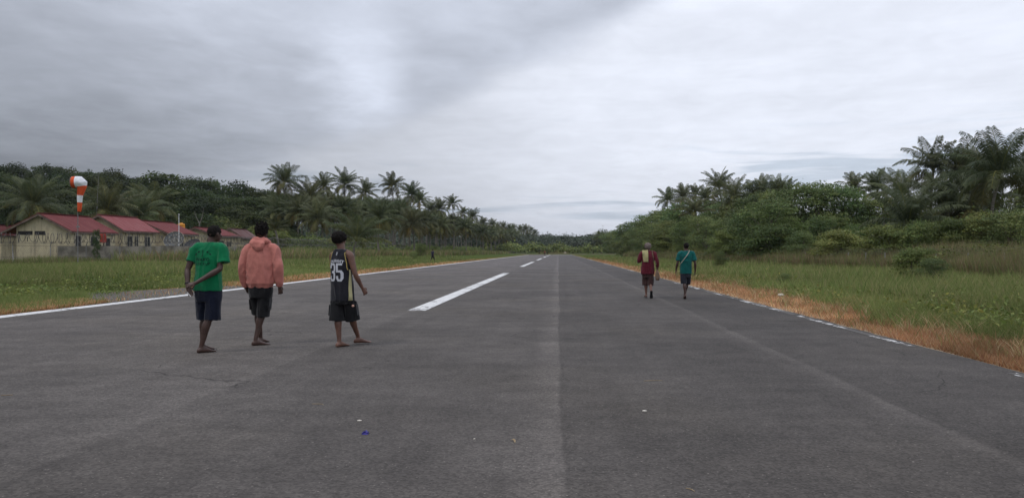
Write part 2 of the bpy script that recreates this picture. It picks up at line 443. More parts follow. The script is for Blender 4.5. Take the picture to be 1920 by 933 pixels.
# ------------------------------------------------------------------ terrain
def sstep(a, b, x):
    t = np.clip((x - a) / (b - a), 0, 1); return t * t * (3 - 2 * t)
def H(x, y):
    x = np.asarray(x, float); y = np.asarray(y, float)
    h = 9.0 * sstep(-72, -160, x) * sstep(20, 90, y) + 14 * sstep(-160, -420, x)
    h = h + 6.0 * sstep(26, 85, x) * sstep(10, 60, y) + 8 * sstep(85, 300, x)
    h = h + 6.0 * sstep(430, 900, y) + 0.35 * np.exp(-((x + 25) / 8) ** 2) * sstep(14, 40, y)
    return h - .03
def Hf(x, y): return float(H(x, y))
gx = np.concatenate([np.linspace(-2500, -450, 14), np.linspace(-420, -60, 30), np.linspace(-55, 60, 70), np.linspace(66, 300, 26), np.linspace(340, 2500, 14)])
gy = np.concatenate([np.linspace(-600, -20, 8), np.linspace(0, 130, 60), np.linspace(140, 460, 30), np.linspace(500, 1200, 14), np.linspace(1400, 5000, 8)])
XX, YY = np.meshgrid(gx, gy)
ZZ = H(XX, YY)
nx, ny = len(gx), len(gy)
idx = np.arange(nx * ny).reshape(ny, nx)
F = np.stack([idx[:-1, :-1], idx[:-1, 1:], idx[1:, 1:], idx[1:, :-1]], -1).reshape(-1, 4)
tag(mesh_np('ground', np.stack([XX, YY, ZZ], -1).reshape(-1, 3), F, M['ground'], smooth=True), kind='structure')

# runway slab with a slightly ragged edge
s = Soup()
ys = [-40] + list(np.arange(-10, 60, .4)) + list(np.arange(60, RW_END, 6)) + [RW_END]
V = []; Fc = []
for y in ys:
    el_ = RW_L - .30 + .05 * noise.noise(Vector((0, y * .9, 3))) 
    er_ = RW_R + .10 * noise.noise(Vector((7, y * .7, 1))) + .06 * noise.noise(Vector((7, y * 2.7, 1)))
    V += [(el_ - .05, y, -.08), (el_, y, 0), (er_, y, 0), (er_ + .06, y, -.08)]
for i in range(len(ys) - 1):
    a = i * 4
    Fc += [(a, a + 1, a + 5, a + 4), (a + 1, a + 2, a + 6, a + 5), (a + 2, a + 3, a + 7, a + 6)]
Fc.append((len(V) - 4, len(V) - 3, len(V) - 2, len(V) - 1))
tag(mesh_py('runway', V, [tuple(reversed(f)) for f in Fc], M['asphalt']), kind='structure')
def flat_quad(s, x0, x1, y0, y1, z=.004, n=1):
    for i in range(n):
        a = y0 + (y1 - y0) * i / n; b_ = y0 + (y1 - y0) * (i + 1) / n
        s.add([(x0, a, z), (x1, a, z), (x1, b_, z), (x0, b_, z)], [(0, 1, 2, 3)])
y = 17.4
while y < RW_END - 4:
    s = Soup(); flat_quad(s, -3.52, -3.10, y, min(y + 30, RW_END - 1), n=4)
    tag(s.build('centre_line_dash', M['paint']), kind='structure'); y += 50
s = Soup(); flat_quad(s, RW_L - .22, RW_L + .20, -30, RW_END - 1, n=10)
tag(s.build('edge_line', M['paint']), kind='structure')
s = Soup(); y = -10.0
random.seed(3)
while y < RW_END - 3:
    ln = random.uniform(1.5, 6)
    if y > 60: ln = 12
    w = random.uniform(.08, .15)
    if not (12.9 < y < 16.2) and random.random() > .35: flat_quad(s, 5.10 - random.uniform(-.02, .03), 5.10 + w, y, y + ln, n=2)
    y += ln + (0.02 if y > 30 else random.choice((.05, .3, .1)))
tag(s.build('edge_line', M['paint_worn']), kind='structure')
# threshold line at the far end
s = Soup(); 
for i in range(8): flat_quad(s, -2.2 + i * .95, -1.6 + i * .95, RW_END - 12, RW_END - 3)
tag(s.build('threshold_marking', M['paint']), kind='structure')
# gravel turn-off on the hut side
P_ = [(-12.1, 19.2), (-12.1, 30), (-13.2, 30.5), (-15.2, 28.0), (-16.6, 26.2), (-16.2, 24.2), (-14.6, 22.0), (-13.3, 20.3)]
tag(mesh_py('gravel_patch', [(a, b, .002) for a, b in P_], [tuple(range(len(P_)))[::-1]], M['gravel']), kind='structure')
# low dry earth bank across the far end
V = []; 
for x in np.linspace(-60, 60, 40):
    k = .8 + .2 * math.sin(x * .3) + .2 * noise.noise(Vector((x * .3, 0, 0)))
    V += [(x, RW_END + 8, -.03), (x, RW_END + 14, .35 * k + .1), (x, RW_END + 30, .45 * k + .1), (x, RW_END + 60, -.03)]
Fc = []
for i in range(39):
    for j in range(3): a = i * 4 + j; Fc.append((a, a + 4, a + 5, a + 1))
M['earth'] = mat_noise('dry_bank', (.10, .085, .05), (.075, .095, .04), .25, 6, 1, .5, .1, 0)
tag(mesh_py('earth_bank', V, Fc, M['earth'], smooth=True), kind='structure')

# thin humid air
HZ = bpy.data.materials.new('haze'); HZ.use_nodes = True; ht = HZ.node_tree; ht.nodes.clear()
hv = N(ht, 'ShaderNodeVolumePrincipled'); hv.inputs['Density'].default_value = .00008; hv.inputs['Color'].default_value = (.86, .92, 1, 1); hv.inputs['Anisotropy'].default_value = .2
L(ht, hv.outputs[0], N(ht, 'ShaderNodeOutputMaterial').inputs['Volume'])
s = Soup(); s.box((0, 2200, 38), (5200, 5700, 84)); tag(s.build('haze', HZ), kind='stuff')

# ------------------------------------------------------------------ grass (stuff)
def blades(n, X, Y, Z, h, w, lean, col, seg=1):
    """n blades; tapering triangles (seg 1) or bent two-piece (seg 2)"""
    a = rng.uniform(0, 2 * np.pi, n)
    ux, uy = np.cos(a) * w / 2, np.sin(a) * w / 2
    # face the blades loosely towards the strip so they are not edge-on
    la = rng.uniform(0, 2 * np.pi, n); lx, ly = np.cos(la) * lean * h, np.sin(la) * lean * h
    B = np.stack([X, Y, Z], -1)
    U = np.stack([ux, uy * .5, np.zeros(n)], -1)
    if seg == 1:
        V = np.stack([B - U, B + U, B + np.stack([lx, ly, h], -1)], 1).reshape(-1, 3)
        F = np.arange(3 * n).reshape(n, 3)
        C = np.repeat(col, 3, 0)
    else:
        m_ = B + np.stack([lx * .35, ly * .35, h * .6], -1)
        V = np.stack([B - U, B + U, m_ - U * .8, m_ + U * .8, B + np.stack([lx, ly, h], -1)], 1).reshape(-1, 3)
        b = np.arange(n)[:, None] * 5
        F = np.concatenate([b + [0, 1, 3], b + [0, 3, 2], b + [2, 3, 4]], 0)
        C = np.repeat(col, 5, 0)
    return V, F, C
def noise2(x, y, sc, seed=0):
    return np.array([noise.fractal(Vector((a * sc, b * sc, seed)), 1.0, 2.0, 3) for a, b in zip(x, y)])
# cheap smooth noise lookup
_g = 512
_tbl = {}
def nz(x, y, sc, seed):
    r = np.random.default_rng(seed)
    if seed not in _tbl: _tbl[seed] = r.random((_g, _g))
    T = _tbl[seed]; tot = 0; amp = 1; nrm = 0
    for o_ in range(3):
        fx, fy = x * sc * 2 ** o_ + 100, y * sc * 2 ** o_ + 100
        ix, iy = np.floor(fx).astype(int), np.floor(fy).astype(int); u, v = fx - ix, fy - iy
        u = u * u * (3 - 2 * u); v = v * v * (3 - 2 * v)
        a = T[ix % _g, iy % _g]; b = T[(ix + 1) % _g, iy % _g]; c = T[ix % _g, (iy + 1) % _g]; d = T[(ix + 1) % _g, (iy + 1) % _g]
        tot = tot + amp * ((a * (1 - u) + b * u) * (1 - v) + (c * (1 - u) + d * u) * v); nrm += amp; amp *= .5
    return tot / nrm
GREENS = np.array([[.150, .200, .062], [.195, .225, .075], [.125, .170, .056], [.235, .240, .095], [.280, .250, .120]])
DRY = np.array([[.44, .22, .105], [.52, .32, .16], [.32, .17, .10], [.56, .42, .25], [.40, .25, .11]])
RED = np.array([[.215, .155, .088], [.25, .18, .105], [.175, .160, .082], [.29, .235, .14], [.165, .170, .080]])
def pick(P, n, w=None):
    i = rng.choice(len(P), n, p=w); return P[i] * rng.uniform(.8, 1.2, (n, 1))
def sampleY(n, y0, y1):       # density falls with 1/Y^2
    u = rng.random(n); return 1 / (1 / y0 + u * (1 / y1 - 1 / y0))
def finish(name, parts, label=None):
    off = 0; VV = []; FF = []; CC = []
    for V, F, C in parts:
        VV.append(V); FF.append(F + off); CC.append(C); off += len(V)
    o = mesh_np(name, np.concatenate(VV), np.concatenate(FF), M['blade'], col=np.concatenate(CC))
    return tag(o, label, 'grass', None, 'stuff')

def field_mask_left(X, Y):      # dry probability on the hut side
    e = X + (nz(X, Y, .35, 1) - .5) * 3
    return sstep(-14.9, -13.7, e) * (1 - .75 * sstep(90, 170, Y))
def field_mask_right(X, Y):
    e = X + (nz(X, Y, .35, 2) - .5) * 3.4
    return (1 - sstep(6.7, 7.8, e)) * (1 - .7 * sstep(110, 180, Y))
# hut side lawn
n = 230000
Y = sampleY(n, 12.5, 130); X = -12.15 - rng.random(n) ** 1.3 * np.maximum(3, np.minimum(.86 * Y, 48) - 12.1)
inp = (X > -16.4) & (Y > 20.2) & (Y < 29.6) & (X > -16.4 + np.abs(Y - 25.3) * .75)
keep = ~(inp & (rng.random(n) < .97)); X, Y = X[keep], Y[keep]; n = len(X)
dry = rng.random(n) < field_mask_left(X, Y) * .93
c = np.where(dry[:, None], pick(DRY, n), pick(GREENS, n, [.3, .3, .2, .12, .08]))
pt = nz(X, Y, .18, 3)
c = c * (.45 + 1.1 * pt)[:, None]
yel = sstep(.5, .7, nz(X, Y, .11, 9)) * ~dry
c = c * (1 - .35 * yel[:, None]) + np.array([.115, .115, .04]) * .35 * yel[:, None]
h = np.where(dry, rng.uniform(.04, .14, n), rng.uniform(.10, .26, n) * (.5 + pt) * (1 + .9 * sstep(-19, -30, X)))
wd = .007 + .0009 * Y
V1 = blades(n, X, Y, H(X, Y), h, wd, .6, c)
# taller seed heads further back on the hut side
n = 60000
Y = sampleY(n, 22, 150); X = -19 - rng.random(n) ** .8 * np.maximum(2, np.minimum(.86 * Y, 50) - 19)
kk = (X > -45) ; X, Y = X[kk], Y[kk]; n = len(X)
pt = nz(X, Y, .2, 5)
c = pick(GREENS, n, [.2, .3, .15, .2, .15]) * (.75 + .5 * pt)[:, None]
h = rng.uniform(.3, .6, n) * (.5 + .8 * pt)
V2 = blades(n, X, Y, H(X, Y), h, .008 + .0007 * Y, .4, c, 2)
finish('grass', [V1, V2], 'mown green grass with a dried brown verge on the hut side of the runway')

# fence polyline on the hut side
FPL = [(-52.0, 50.0), (-41.5, 58.5), (-34.8, 66.5), (-33.6, 76.0), (-33.2, 100.0), (-33.0, 160.0)]
def poly_at(PL, d):
    for (x0, y0), (x1, y1) in zip(PL, PL[1:]):
        l = math.hypot(x1 - x0, y1 - y0)
        if d <= l: return x0 + (x1 - x0) * d / l, y0 + (y1 - y0) * d / l, math.atan2(y1 - y0, x1 - x0)
        d -= l
    return x1, y1, math.atan2(y1 - y0, x1 - x0)
FLEN = sum(math.hypot(b[0] - a[0], b[1] - a[1]) for a, b in zip(FPL, FPL[1:]))
n = 60000
d = rng.random(n) ** 1.25 * FLEN
xy = np.array([poly_at(FPL, q)[:2] for q in d])
side_ = rng.normal(0.6, 1.5, n)
X = xy[:, 0] + side_ * .75; Y = xy[:, 1] - side_ * .6
pt = nz(X, Y, .25, 6)
c = np.where((rng.random(n) < .3)[:, None], pick(RED, n), pick(GREENS, n, [.25, .25, .2, .2, .1])) * (.65 + .6 * pt)[:, None]
h = rng.uniform(.5, 1.15, n) * (.55 + .7 * pt)
finish('tall_grass', [blades(n, X, Y, H(X, Y), h, .05 * np.ones(n), .25, c, 2)], 'tall rank grass growing along the wire fence in front of the huts')
# rank growth further on the hut side, before the palms
n = 60000
Y = rng.uniform(60, 330, n) ; Y = 60 + (Y - 60) * rng.random(n) ** .5
X = -27 - rng.random(n) * 9 + 3 * (nz(X[:1] * 0 + Y, Y * 0, .05, 8) - .5) + np.maximum(0, (Y - 150) * .03)
pt = nz(X, Y, .2, 7)
c = np.where((rng.random(n) < .45)[:, None], pick(RED, n) * 1.15, pick(GREENS, n)) * (.7 + .5 * pt)[:, None]
h = rng.uniform(.5, 1.6, n) * (.5 + .8 * pt)
finish('tall_grass', [blades(n, X, Y, H(X, Y), h, .05 + .0006 * Y, .3, c, 2)], 'brownish rank grass between the lawn and the coconut plantation')

# scrub side lawn
n = 230000
Y = sampleY(n, 7.5, 170); X = RW_R + .12 + rng.random(n) ** 1.25 * np.minimum(19, np.maximum(2, .75 * Y - 5))
bare = (X < RW_R + .45 + .5 * nz(X, Y, 1.2, 11)) & (rng.random(n) < .8)
X, Y = X[~bare], Y[~bare]; n = len(X)
dry = rng.random(n) < field_mask_right(X, Y) * .985
pt = nz(X, Y, .3, 4)
rd = nz(X, Y, .5, 14)[:, None]
cd = pick(DRY, n) * (1 - .5 * rd) + np.array([.38, .18, .11]) * .5 * rd
pv_ = nz(X, Y, .9, 31)
yl = (rng.random(n) < sstep(.45, .75, nz(X, Y, .22, 32)) * .6) & ~dry
gc = pick(GREENS, n, [.3, .3, .2, .12, .08]); gc[yl] = pick(np.array([[.26, .22, .09], [.30, .22, .11], [.22, .20, .08]]), int(yl.sum()))
cd = cd * (.55 + .9 * pv_)[:, None]
c = np.where(dry[:, None], cd, gc) * (.45 + 1.1 * pt)[:, None]
h = np.where(dry, rng.uniform(.03, .13, n) * (.6 + .9 * rd[:, 0]), rng.uniform(.12, .38, n) * (.5 + pt))
V1 = blades(n, X, Y, H(X, Y), h, .006 + .0007 * Y, .7, c)
n = 26000
Y = sampleY(n, 12, 150); X = 8.5 + rng.random(n) * np.minimum(14, np.maximum(1, .72 * Y - 8))
pt = nz(X, Y, .35, 15)
c = pick(GREENS, n, [.2, .25, .15, .2, .2]) * (.8 + .4 * pt)[:, None]
V2 = blades(n, X, Y, H(X, Y), rng.uniform(.35, .75, n) * (.4 + pt), .007 + .0006 * Y, .45, c, 2)
# straw tussocks standing up from the verge
n = 6500
ty_ = sampleY(260, 9, 120); tx_ = RW_R + .5 + rng.random(260) * 2.6
q_ = rng.integers(0, 260, n); X = tx_[q_] + rng.normal(0, .07, n); Y = ty_[q_] + rng.normal(0, .09, n)
c = pick(np.array([[.50, .33, .18], [.58, .45, .27], [.40, .22, .12], [.32, .30, .12]]), n) * rng.uniform(.6, 1.1, 260)[q_][:, None]
V3 = blades(n, X, Y, H(X, Y), rng.uniform(.10, .32, n) * rng.uniform(.5, 1.2, 260)[q_], .006 + .0006 * Y, .8, c, 2)
finish('grass', [V1, V2, V3], 'green grass behind a rusty brown verge on the scrub side of the runway')
# tall reddish grass before the scrub
n = 120000
Y = sampleY(n, 22, 190)
X0 = 21.3 - 5.2 * sstep(60, 105, Y) + 2.5 * (nz(Y, Y * 0, .08, 21) - .5)
X = X0 + rng.random(n) ** 1.4 * 9
pt = nz(X, Y, .25, 22)
c = np.where((rng.random(n) < .62)[:, None], pick(RED, n), pick(GREENS, n, [.2, .2, .2, .2, .2])) * (.7 + .55 * pt)[:, None]
h = rng.uniform(.9, 2.2, n) * (.5 + .8 * pt) * (.55 + .45 * np.clip((X - X0) / 3, 0, 1))
finish('tall_grass', [blades(n, X, Y, H(X, Y), h, .022 + .0005 * Y, .22, c, 2)], 'tall reddish dry grass in front of the scrub and trees')

# ------------------------------------------------------------------ foliage generators
def leaf_quads(C, Nrm, size, col):
    """diamond leaves at centres C with normals Nrm"""
    n = len(C)
    Nrm = Nrm / np.maximum(np.linalg.norm(Nrm, axis=1, keepdims=True), 1e-6)
    r = rng.normal(size=(n, 3)); U = np.cross(Nrm, r); U /= np.maximum(np.linalg.norm(U, axis=1, keepdims=True), 1e-6)
    Wv = np.cross(Nrm, U)
    s_ = size[:, None]
    V = np.stack([C - U * s_ * .5, C - Wv * s_ * .30 + Nrm * s_ * .06, C + U * s_ * .55 - Nrm * s_ * .08, C + Wv * s_ * .30 + Nrm * s_ * .06], 1).reshape(-1, 3)
    F = np.arange(4 * n).reshape(n, 4)
    return V, F, np.repeat(col, 4, 0)
def lobes_leaves(lobes, per_area, size, up=.5, seed=1, thick=.28):
    r = np.random.default_rng(seed)
    Cs = []; Ns = []; Ts = []
    for (c, rad) in lobes:
        c = np.array(c); rad = np.array(rad)
        n = max(20, int(per_area * 4 * math.pi * (rad.mean()) ** 2))
        d = r.normal(size=(n, 3)); d /= np.linalg.norm(d, axis=1, keepdims=True)
        d[:, 2] = np.where(d[:, 2] < -.3, -d[:, 2] * .5, d[:, 2])
        # clumping: radius varies with direction
        k = 1 + .16 * np.sin(d[:, 0] * 7 + c[0] * 3) * np.sin(d[:, 1] * 6 + c[1]) + .12 * np.sin(d[:, 2] * 11 + c[2])
        rr = k * (1 - thick * r.random(n) ** 1.6); rr = np.where(r.random(n) < .10, rr * r.uniform(1.0, 1.35, n), rr)
        Cs.append(c + d * rad * rr[:, None]); Ns.append(d * .8 + r.normal(size=(n, 3)) * .55 + [0, 0, up])
        t = r.uniform(.75, 1.3, n) * r.uniform(.82, 1.2)
        Ts.append(np.stack([t * r.uniform(.9, 1.15, n), t, t * .95], -1))
    C = np.concatenate(Cs); Nn = np.concatenate(Ns); T = np.concatenate(Ts)
    return leaf_quads(C, Nn, size * r.uniform(.6, 1.35, len(C)), T)
def crown_lobes(seed, hgt=1.0, rad=.42, base=.25, n=16, flat=1.0):
    r = random.Random(seed); out = []
    for i in range(n):
        z = base + (1 - base) * (i + .5) / n * .9
        env = math.sin(math.pi * min(1, .12 + (z - base) / (1 - base) * .85)) ** .6
        a = r.uniform(0, 2 * math.pi); q = rad * env * r.uniform(.35, .85)
        lr = rad * r.uniform(.20, .46)
        out.append(((math.cos(a) * q, math.sin(a) * q, z * hgt), (lr, lr, lr * r.uniform(.55, .85) * flat)))
    out.append(((0, 0, (base + (1 - base) * .45) * hgt), (rad * .62, rad * .62, (1 - base) * .36)))
    out.append(((r.uniform(-.05, .05), 0, .86 * hgt), (rad * .42, rad * .42, rad * .30)))
    return out
def tree_trunk(seed, lobes, r0=.022):
    r = random.Random(seed); s = Soup()
    top = .7
    pts = [(0, 0, -.04), (r.uniform(-.02, .02), r.uniform(-.02, .02), .25), (r.uniform(-.04, .04), r.uniform(-.04, .04), .5), (r.uniform(-.05, .05), r.uniform(-.05, .05), top)]
    s.tube(pts, [r0 * 1.35, r0, r0 * .75, r0 * .35], seg=8, sub=3)
    for c, rad in lobes[::2]:
        z0 = max(.12, c[2] * .55)
        f = z0 / top
        a = Vector(pts[1]).lerp(Vector(pts[2]), min(1, f))
        a.z = z0
        mid = a.lerp(Vector(c), .5) + Vector((0, 0, .03))
        s.tube([a, mid, c], [r0 * .45, r0 * .28, r0 * .1], seg=5, sub=2)
    return s
BV = []       # broadleaf variants of unit height
def make_variant(seed, rad, base, nl, per, size, mat, flat=1.0):
    lb = crown_lobes(seed, 1.0, rad, base, nl, flat)
    V, F, T = lobes_leaves(lb, per, size, seed=seed)
    cr = mesh_np('crown', V, F, mat, col=T)
    tr = tree_trunk(seed, lb).build('trunk', M['trunk'], smooth=True)
    return cr, tr
specs = [  # seed, rad, base, lobes, leaves per area, leaf size
    (11, .40, .30, 26, 1150, .028, 'leaf', 1.0),
    (12, .34, .22, 28, 1250, .027, 'leaf', 1.0),
    (13, .46, .40, 24, 1050, .029, 'leaf', .8),
    (14, .30, .15, 28, 1350, .026, 'leaf', 1.1),
    (15, .52, .06, 32, 1000, .028, 'leaf', .9),        # bushy to the ground
    (16, .60, .04, 34, 950, .028, 'leaf', .9),
    (17, .75, .03, 30, 620, .042, 'leaf_light', .8),
]
for sp_ in specs: BV.append(make_variant(sp_[0], sp_[1], sp_[2], sp_[3], sp_[4], sp_[5], M[sp_[6]], sp_[7]))
used = set()
def take(src, parent):
    """first use moves the source itself, later ones copy it (mesh data shared)"""
    if src.name in used:
        o = src.copy(); COL.objects.link(o)
    else:
        used.add(src.name); o = src
    o.parent = parent
    return o
def broadleaf(kind, v, x, y, h, label, group, cat='tree', wide=1.0, name=None, zoff=0):
    r = random.Random(int(abs(x * 31 + y * 17)))
    e = empty(name or 'broadleaf_tree', (x, y, Hf(x, y) + zoff), r.uniform(0, 6.28))
    cr = take(BV[v][0], e); tr = take(BV[v][1], e)
    cr.scale = tr.scale = (h * wide, h * wide, h)
    if kind == GF and v != 6: cr.material_slots[0].link = 'OBJECT'; cr.material_slots[0].material = M['leaf_dark']
    tag(e, label, cat, group)
    return e

# coconut palm crowns
def palm_crown(seed, nf=24, Lf=4.2, nl=26, young=False, wid=.10, skirt=True):
    r = np.random.default_rng(seed); VV = []; FF = []; CC = []; off = 0
    def add(V, F, C):
        nonlocal off
        VV.append(np.asarray(V, float)); FF.append(np.asarray(F) + off); CC.append(C); off += len(V)
    for k in range(nf):
        az_ = k * 2.39996 + r.uniform(-.25, .25)
        q = k / (nf - 1)                       # 0 newest upright, 1 oldest hanging
        th0 = R(88 - 84 * q ** 1.05 + r.uniform(-9, 9)) if not young else R(84 - 62 * q + r.uniform(-6, 6))
        droop = R(38 + 78 * q + r.uniform(-14, 18)) if not young else R(55 + r.uniform(-10, 20))
        Lk = Lf * (.66 + .34 * math.sin(math.pi * min(1, .25 + .7 * q))) * r.uniform(.9, 1.08)
        ns = 13
        P = [np.zeros(3)]; D = []
        hx, hy = math.cos(az_), math.sin(az_)
        bend = r.uniform(-.15, .15)
        for i in range(ns):
            t = (i + .5) / ns
            th = th0 - droop * t ** 1.15
            a2 = az_ + bend * t
            dd = np.array([math.cos(a2) * math.cos(th), math.sin(a2) * math.cos(th), math.sin(th)])
            D.append(dd); P.append(P[-1] + dd * Lk / ns)
        P = np.array(P); D.append(D[-1]); D = np.array(D)
        old = q > .93
        tone = r.uniform(.8, 1.2)
        base_c = np.array([1.0, 1.0, 1.0]) * tone
        if q > .72: base_c = base_c * np.array([1.15, 1.03, .8])
        if old and skirt: base_c = np.array([1.5, 1.12, .85]) * tone
        # rachis ribbon
        wr = np.linspace(.05, .012, ns + 1)
        sd_ = np.array([-hy, hx, 0])
        Vr = np.concatenate([P - sd_ * wr[:, None], P + sd_ * wr[:, None]]); 
        Fr = [(i, i + 1, ns + 2 + i, ns + 1 + i) for i in range(ns)]
        add(Vr, Fr, np.tile(base_c * np.array([1.9, 1.6, 1.1]), (len(Vr), 1)))
        # leaflets
        t = np.linspace(.14, .99, nl); f = t * ns; i0 = np.minimum(f.astype(int), ns - 1); u = (f - i0)[:, None]
        base = P[i0] * (1 - u) + P[i0 + 1] * u; dr = D[i0]
        for sgn in (-1, 1):
            ll = (.95 * np.sin(np.pi * (.12 + .80 * t)) ** .7) * Lf / 4.2 * r.uniform(.85, 1.1, nl)
            side = np.cross(dr, [0, 0, 1]); nrm_ = np.linalg.norm(side, axis=1, keepdims=True); side = np.where(nrm_ > .05, side / np.maximum(nrm_, .05), sd_) * sgn
            upv = np.cross(side, dr) * sgn
            lift = r.uniform(.0, .40) - .35 * q
            d1 = side * .75 + dr * .55 + upv * lift + r.normal(0, .08, (nl, 3)); d1 /= np.linalg.norm(d1, axis=1, keepdims=True)
            m_ = base + d1 * ll[:, None] * .5
            d2 = d1 + np.array([0, 0, -1.0 - .5 * q]); d2 /= np.linalg.norm(d2, axis=1, keepdims=True)
            e_ = m_ + d2 * ll[:, None] * .5
            wv = dr * wid * .5
            V = np.stack([base - wv * .5, base + wv * .5, m_ + wv, m_ - wv, e_], 1).reshape(-1, 3)
            b = np.arange(nl)[:, None] * 5
            F4 = b + [0, 1, 2, 3]
            F3 = b + [3, 2, 4, 4]
            C = np.repeat(base_c * r.uniform(.8, 1.2, (nl, 1)), 5, 0)
            add(V, F4, C)
            # tip triangles as thin quads
            V2 = np.stack([m_ - wv, m_ + wv, e_ + wv * .15, e_ - wv * .15], 1).reshape(-1, 3)
            add(V2, np.arange(4 * nl).reshape(nl, 4), np.repeat(base_c * r.uniform(.8, 1.2, (nl, 1)), 4, 0))
    return mesh_np('crown', np.concatenate(VV), np.concatenate(FF), M['palm'], col=np.concatenate(CC))
def palm_trunk(seed, bendx=.06, r0=.16):
    """unit tall; scaled to height, root flare, slight lean"""
    s = Soup(); r = random.Random(seed); a = r.uniform(0, 6.28)
    bx, by = math.cos(a) * bendx, math.sin(a) * bendx
    pts = [(bx * 0, by * 0, -.02), (bx * .5, by * .5, .08), (bx * 1.0, by * 1.0, .35), (bx * .8, by * .8, .7), (0, 0, 1.0)]
    s.tube(pts, [1.9, 1.25, 1.0, .82, .72], seg=9, sub=4, flat=1, rounded=False)
    # radii were in trunk-radius units, bring to metres on x,y about the axis
    V = []
    for i, v in enumerate(s.V): V.append(v)
    return s, bx, by
def palm_trunk_mesh(seed, hgt, r0=.15, bend=.5):
    s = Soup(); r = random.Random(seed); a = r.uniform(0, 6.28)
    bx, by = math.cos(a) * bend, math.sin(a) * bend
    s.tube([(0, 0, -.3), (bx * .5, by * .5, .08 * hgt), (bx, by, .35 * hgt), (bx * .8, by * .8, .7 * hgt), (0, 0, hgt)], [r0 * 1.9, r0 * 1.2, r0 * .95, r0 * .8, r0 * .75], seg=9, sub=5)
    return s.build('trunk', M['palm_trunk'], smooth=True)
PC = [palm_crown(31, 31, 4.7, 38, wid=.10), palm_crown(32, 27, 4.3, 36, wid=.10), palm_crown(33, 34, 4.8, 38, wid=.10), palm_crown(34, 23, 4.3, 34, skirt=False, wid=.11),
      palm_crown(35, 19, 4.6, 44, young=True, wid=.09, skirt=False), palm_crown(36, 30, 4.7, 60, wid=.06)]
PT = [palm_trunk_mesh(i, 12, .15 + .01 * i, .3 + .25 * i) for i in range(4)]
def palm(x, y, top, v, label, group, rad=None, rz=None, name='coconut_palm', tv=None):
    """top = z of the top of the crown"""
    r = random.Random(int(abs(x * 53 + y * 29)))
    sc = (rad / 4.0 * r.uniform(.88, 1.05)) if rad else r.uniform(.9, 1.08)
    z0 = Hf(x, y)
    up = (3.2, 2.9, 3.3, 2.9, 4.0, 3.4)[v] * sc
    ht = max(.6, top - z0 - up)
    e = empty(name, (x, y, z0), r.uniform(0, 6.28) if rz is None else rz)
    lean_ = r.uniform(-.09, .09); lean2 = r.uniform(-.09, .09)
    c = take(PC[v], e); c.location = (0, 0, ht); c.scale = (sc, sc, sc * r.uniform(.92, 1.08)); c.rotation_euler = (lean_ * 2, lean2 * 2, 0)
    t = take(PT[r.randrange(4) if tv is None else tv], e); t.scale = (1, 1, ht / 12)
    tag(e, label, 'palm', group)
    return e

# ------------------------------------------------------------------ coconut plantation, hut side
GP = 'coconut palms of the plantation on the hut side'
ORD = ['first', 'second', 'third', 'fourth', 'fifth', 'sixth', 'seventh', 'eighth', 'ninth', 'tenth', 'eleventh', 'twelfth', 'thirteenth', 'fourteenth', 'fifteenth', 'sixteenth',
       'seventeenth', 'eighteenth', 'nineteenth', 'twentieth', 'twenty-first', 'twenty-second', 'twenty-third', 'twenty-fourth', 'twenty-fifth', 'twenty-sixth']
tall = [  # px, top py, total height, crown radius, variant, label
    (532, 313, 18.5, 4.3, 0, 'tall coconut palm with the highest crown, standing nearest the huts'),
    (581, 342, 15.5, 4.5, 2, 'coconut palm with wide drooping crown next to the tallest palm by the huts'),
    (606, 331, 18.5, 3.9, 1, 'coconut palm peeking over the wide drooping palm near the huts'),
    (645, 321, 18.5, 4.4, 0, 'tall coconut palm with brown dead fronds along its trunk, above the jersey wearer'),
    (685, 342, 17.5, 3.9, 1, 'slim coconut palm just past the palm with brown dead fronds'),
    (735, 329, 18.5, 4.2, 3, 'airy tall coconut palm with separate fronds against the sky'),
    (772, 346, 18.0, 4.0, 2, 'coconut palm just beyond the airy tall palm'),
    (786, 359, 17.5, 3.7, 1, 'coconut palm on the descending skyline, second beyond the airy tall palm'),
    (808, 379, 16.5, 3.6, 0, 'lower coconut palm before the lone palm with a bare pale trunk'),
    (823, 376, 17.0, 3.8, 2, 'coconut palm directly before the lone palm with a bare pale trunk'),
    (848, 367, 19.5, 4.1, 3, 'lone coconut palm standing out with a long bare pale trunk'),
    (868, 389, 18.0, 3.8, 1, 'first coconut palm beyond the one with a bare pale trunk'),
    (886, 393, 18.5, 4.4, 0, 'second coconut palm beyond the one with a bare pale trunk, spiky against the sky'),
    (905, 408, 18.0, 3.9, 2, 'third coconut palm beyond the one with a bare pale trunk'),
]
for i, (px, ty, th, rad, v, lab) in enumerate(tall):
    D = 1400 * (th - CAM_H) / (471 - ty)
    palm(X_at(px, D), D, th, v, lab, GP, rad)
for i, px_ty in enumerate([(922, 412), (934, 418), (943, 417), (954, 421), (963, 421), (976, 423), (986, 422), (996, 426), (1003, 431)]):
    px, ty = px_ty; D = 1400 * (17.5 + (i % 3) * .6 - CAM_H) / (471 - ty)
    palm(X_at(px, D), D, Z_at(ty, D), i % 3, 'small distant coconut palm on the skyline, %s from the runway end' % ORD[8 - i], GP, 4.0)
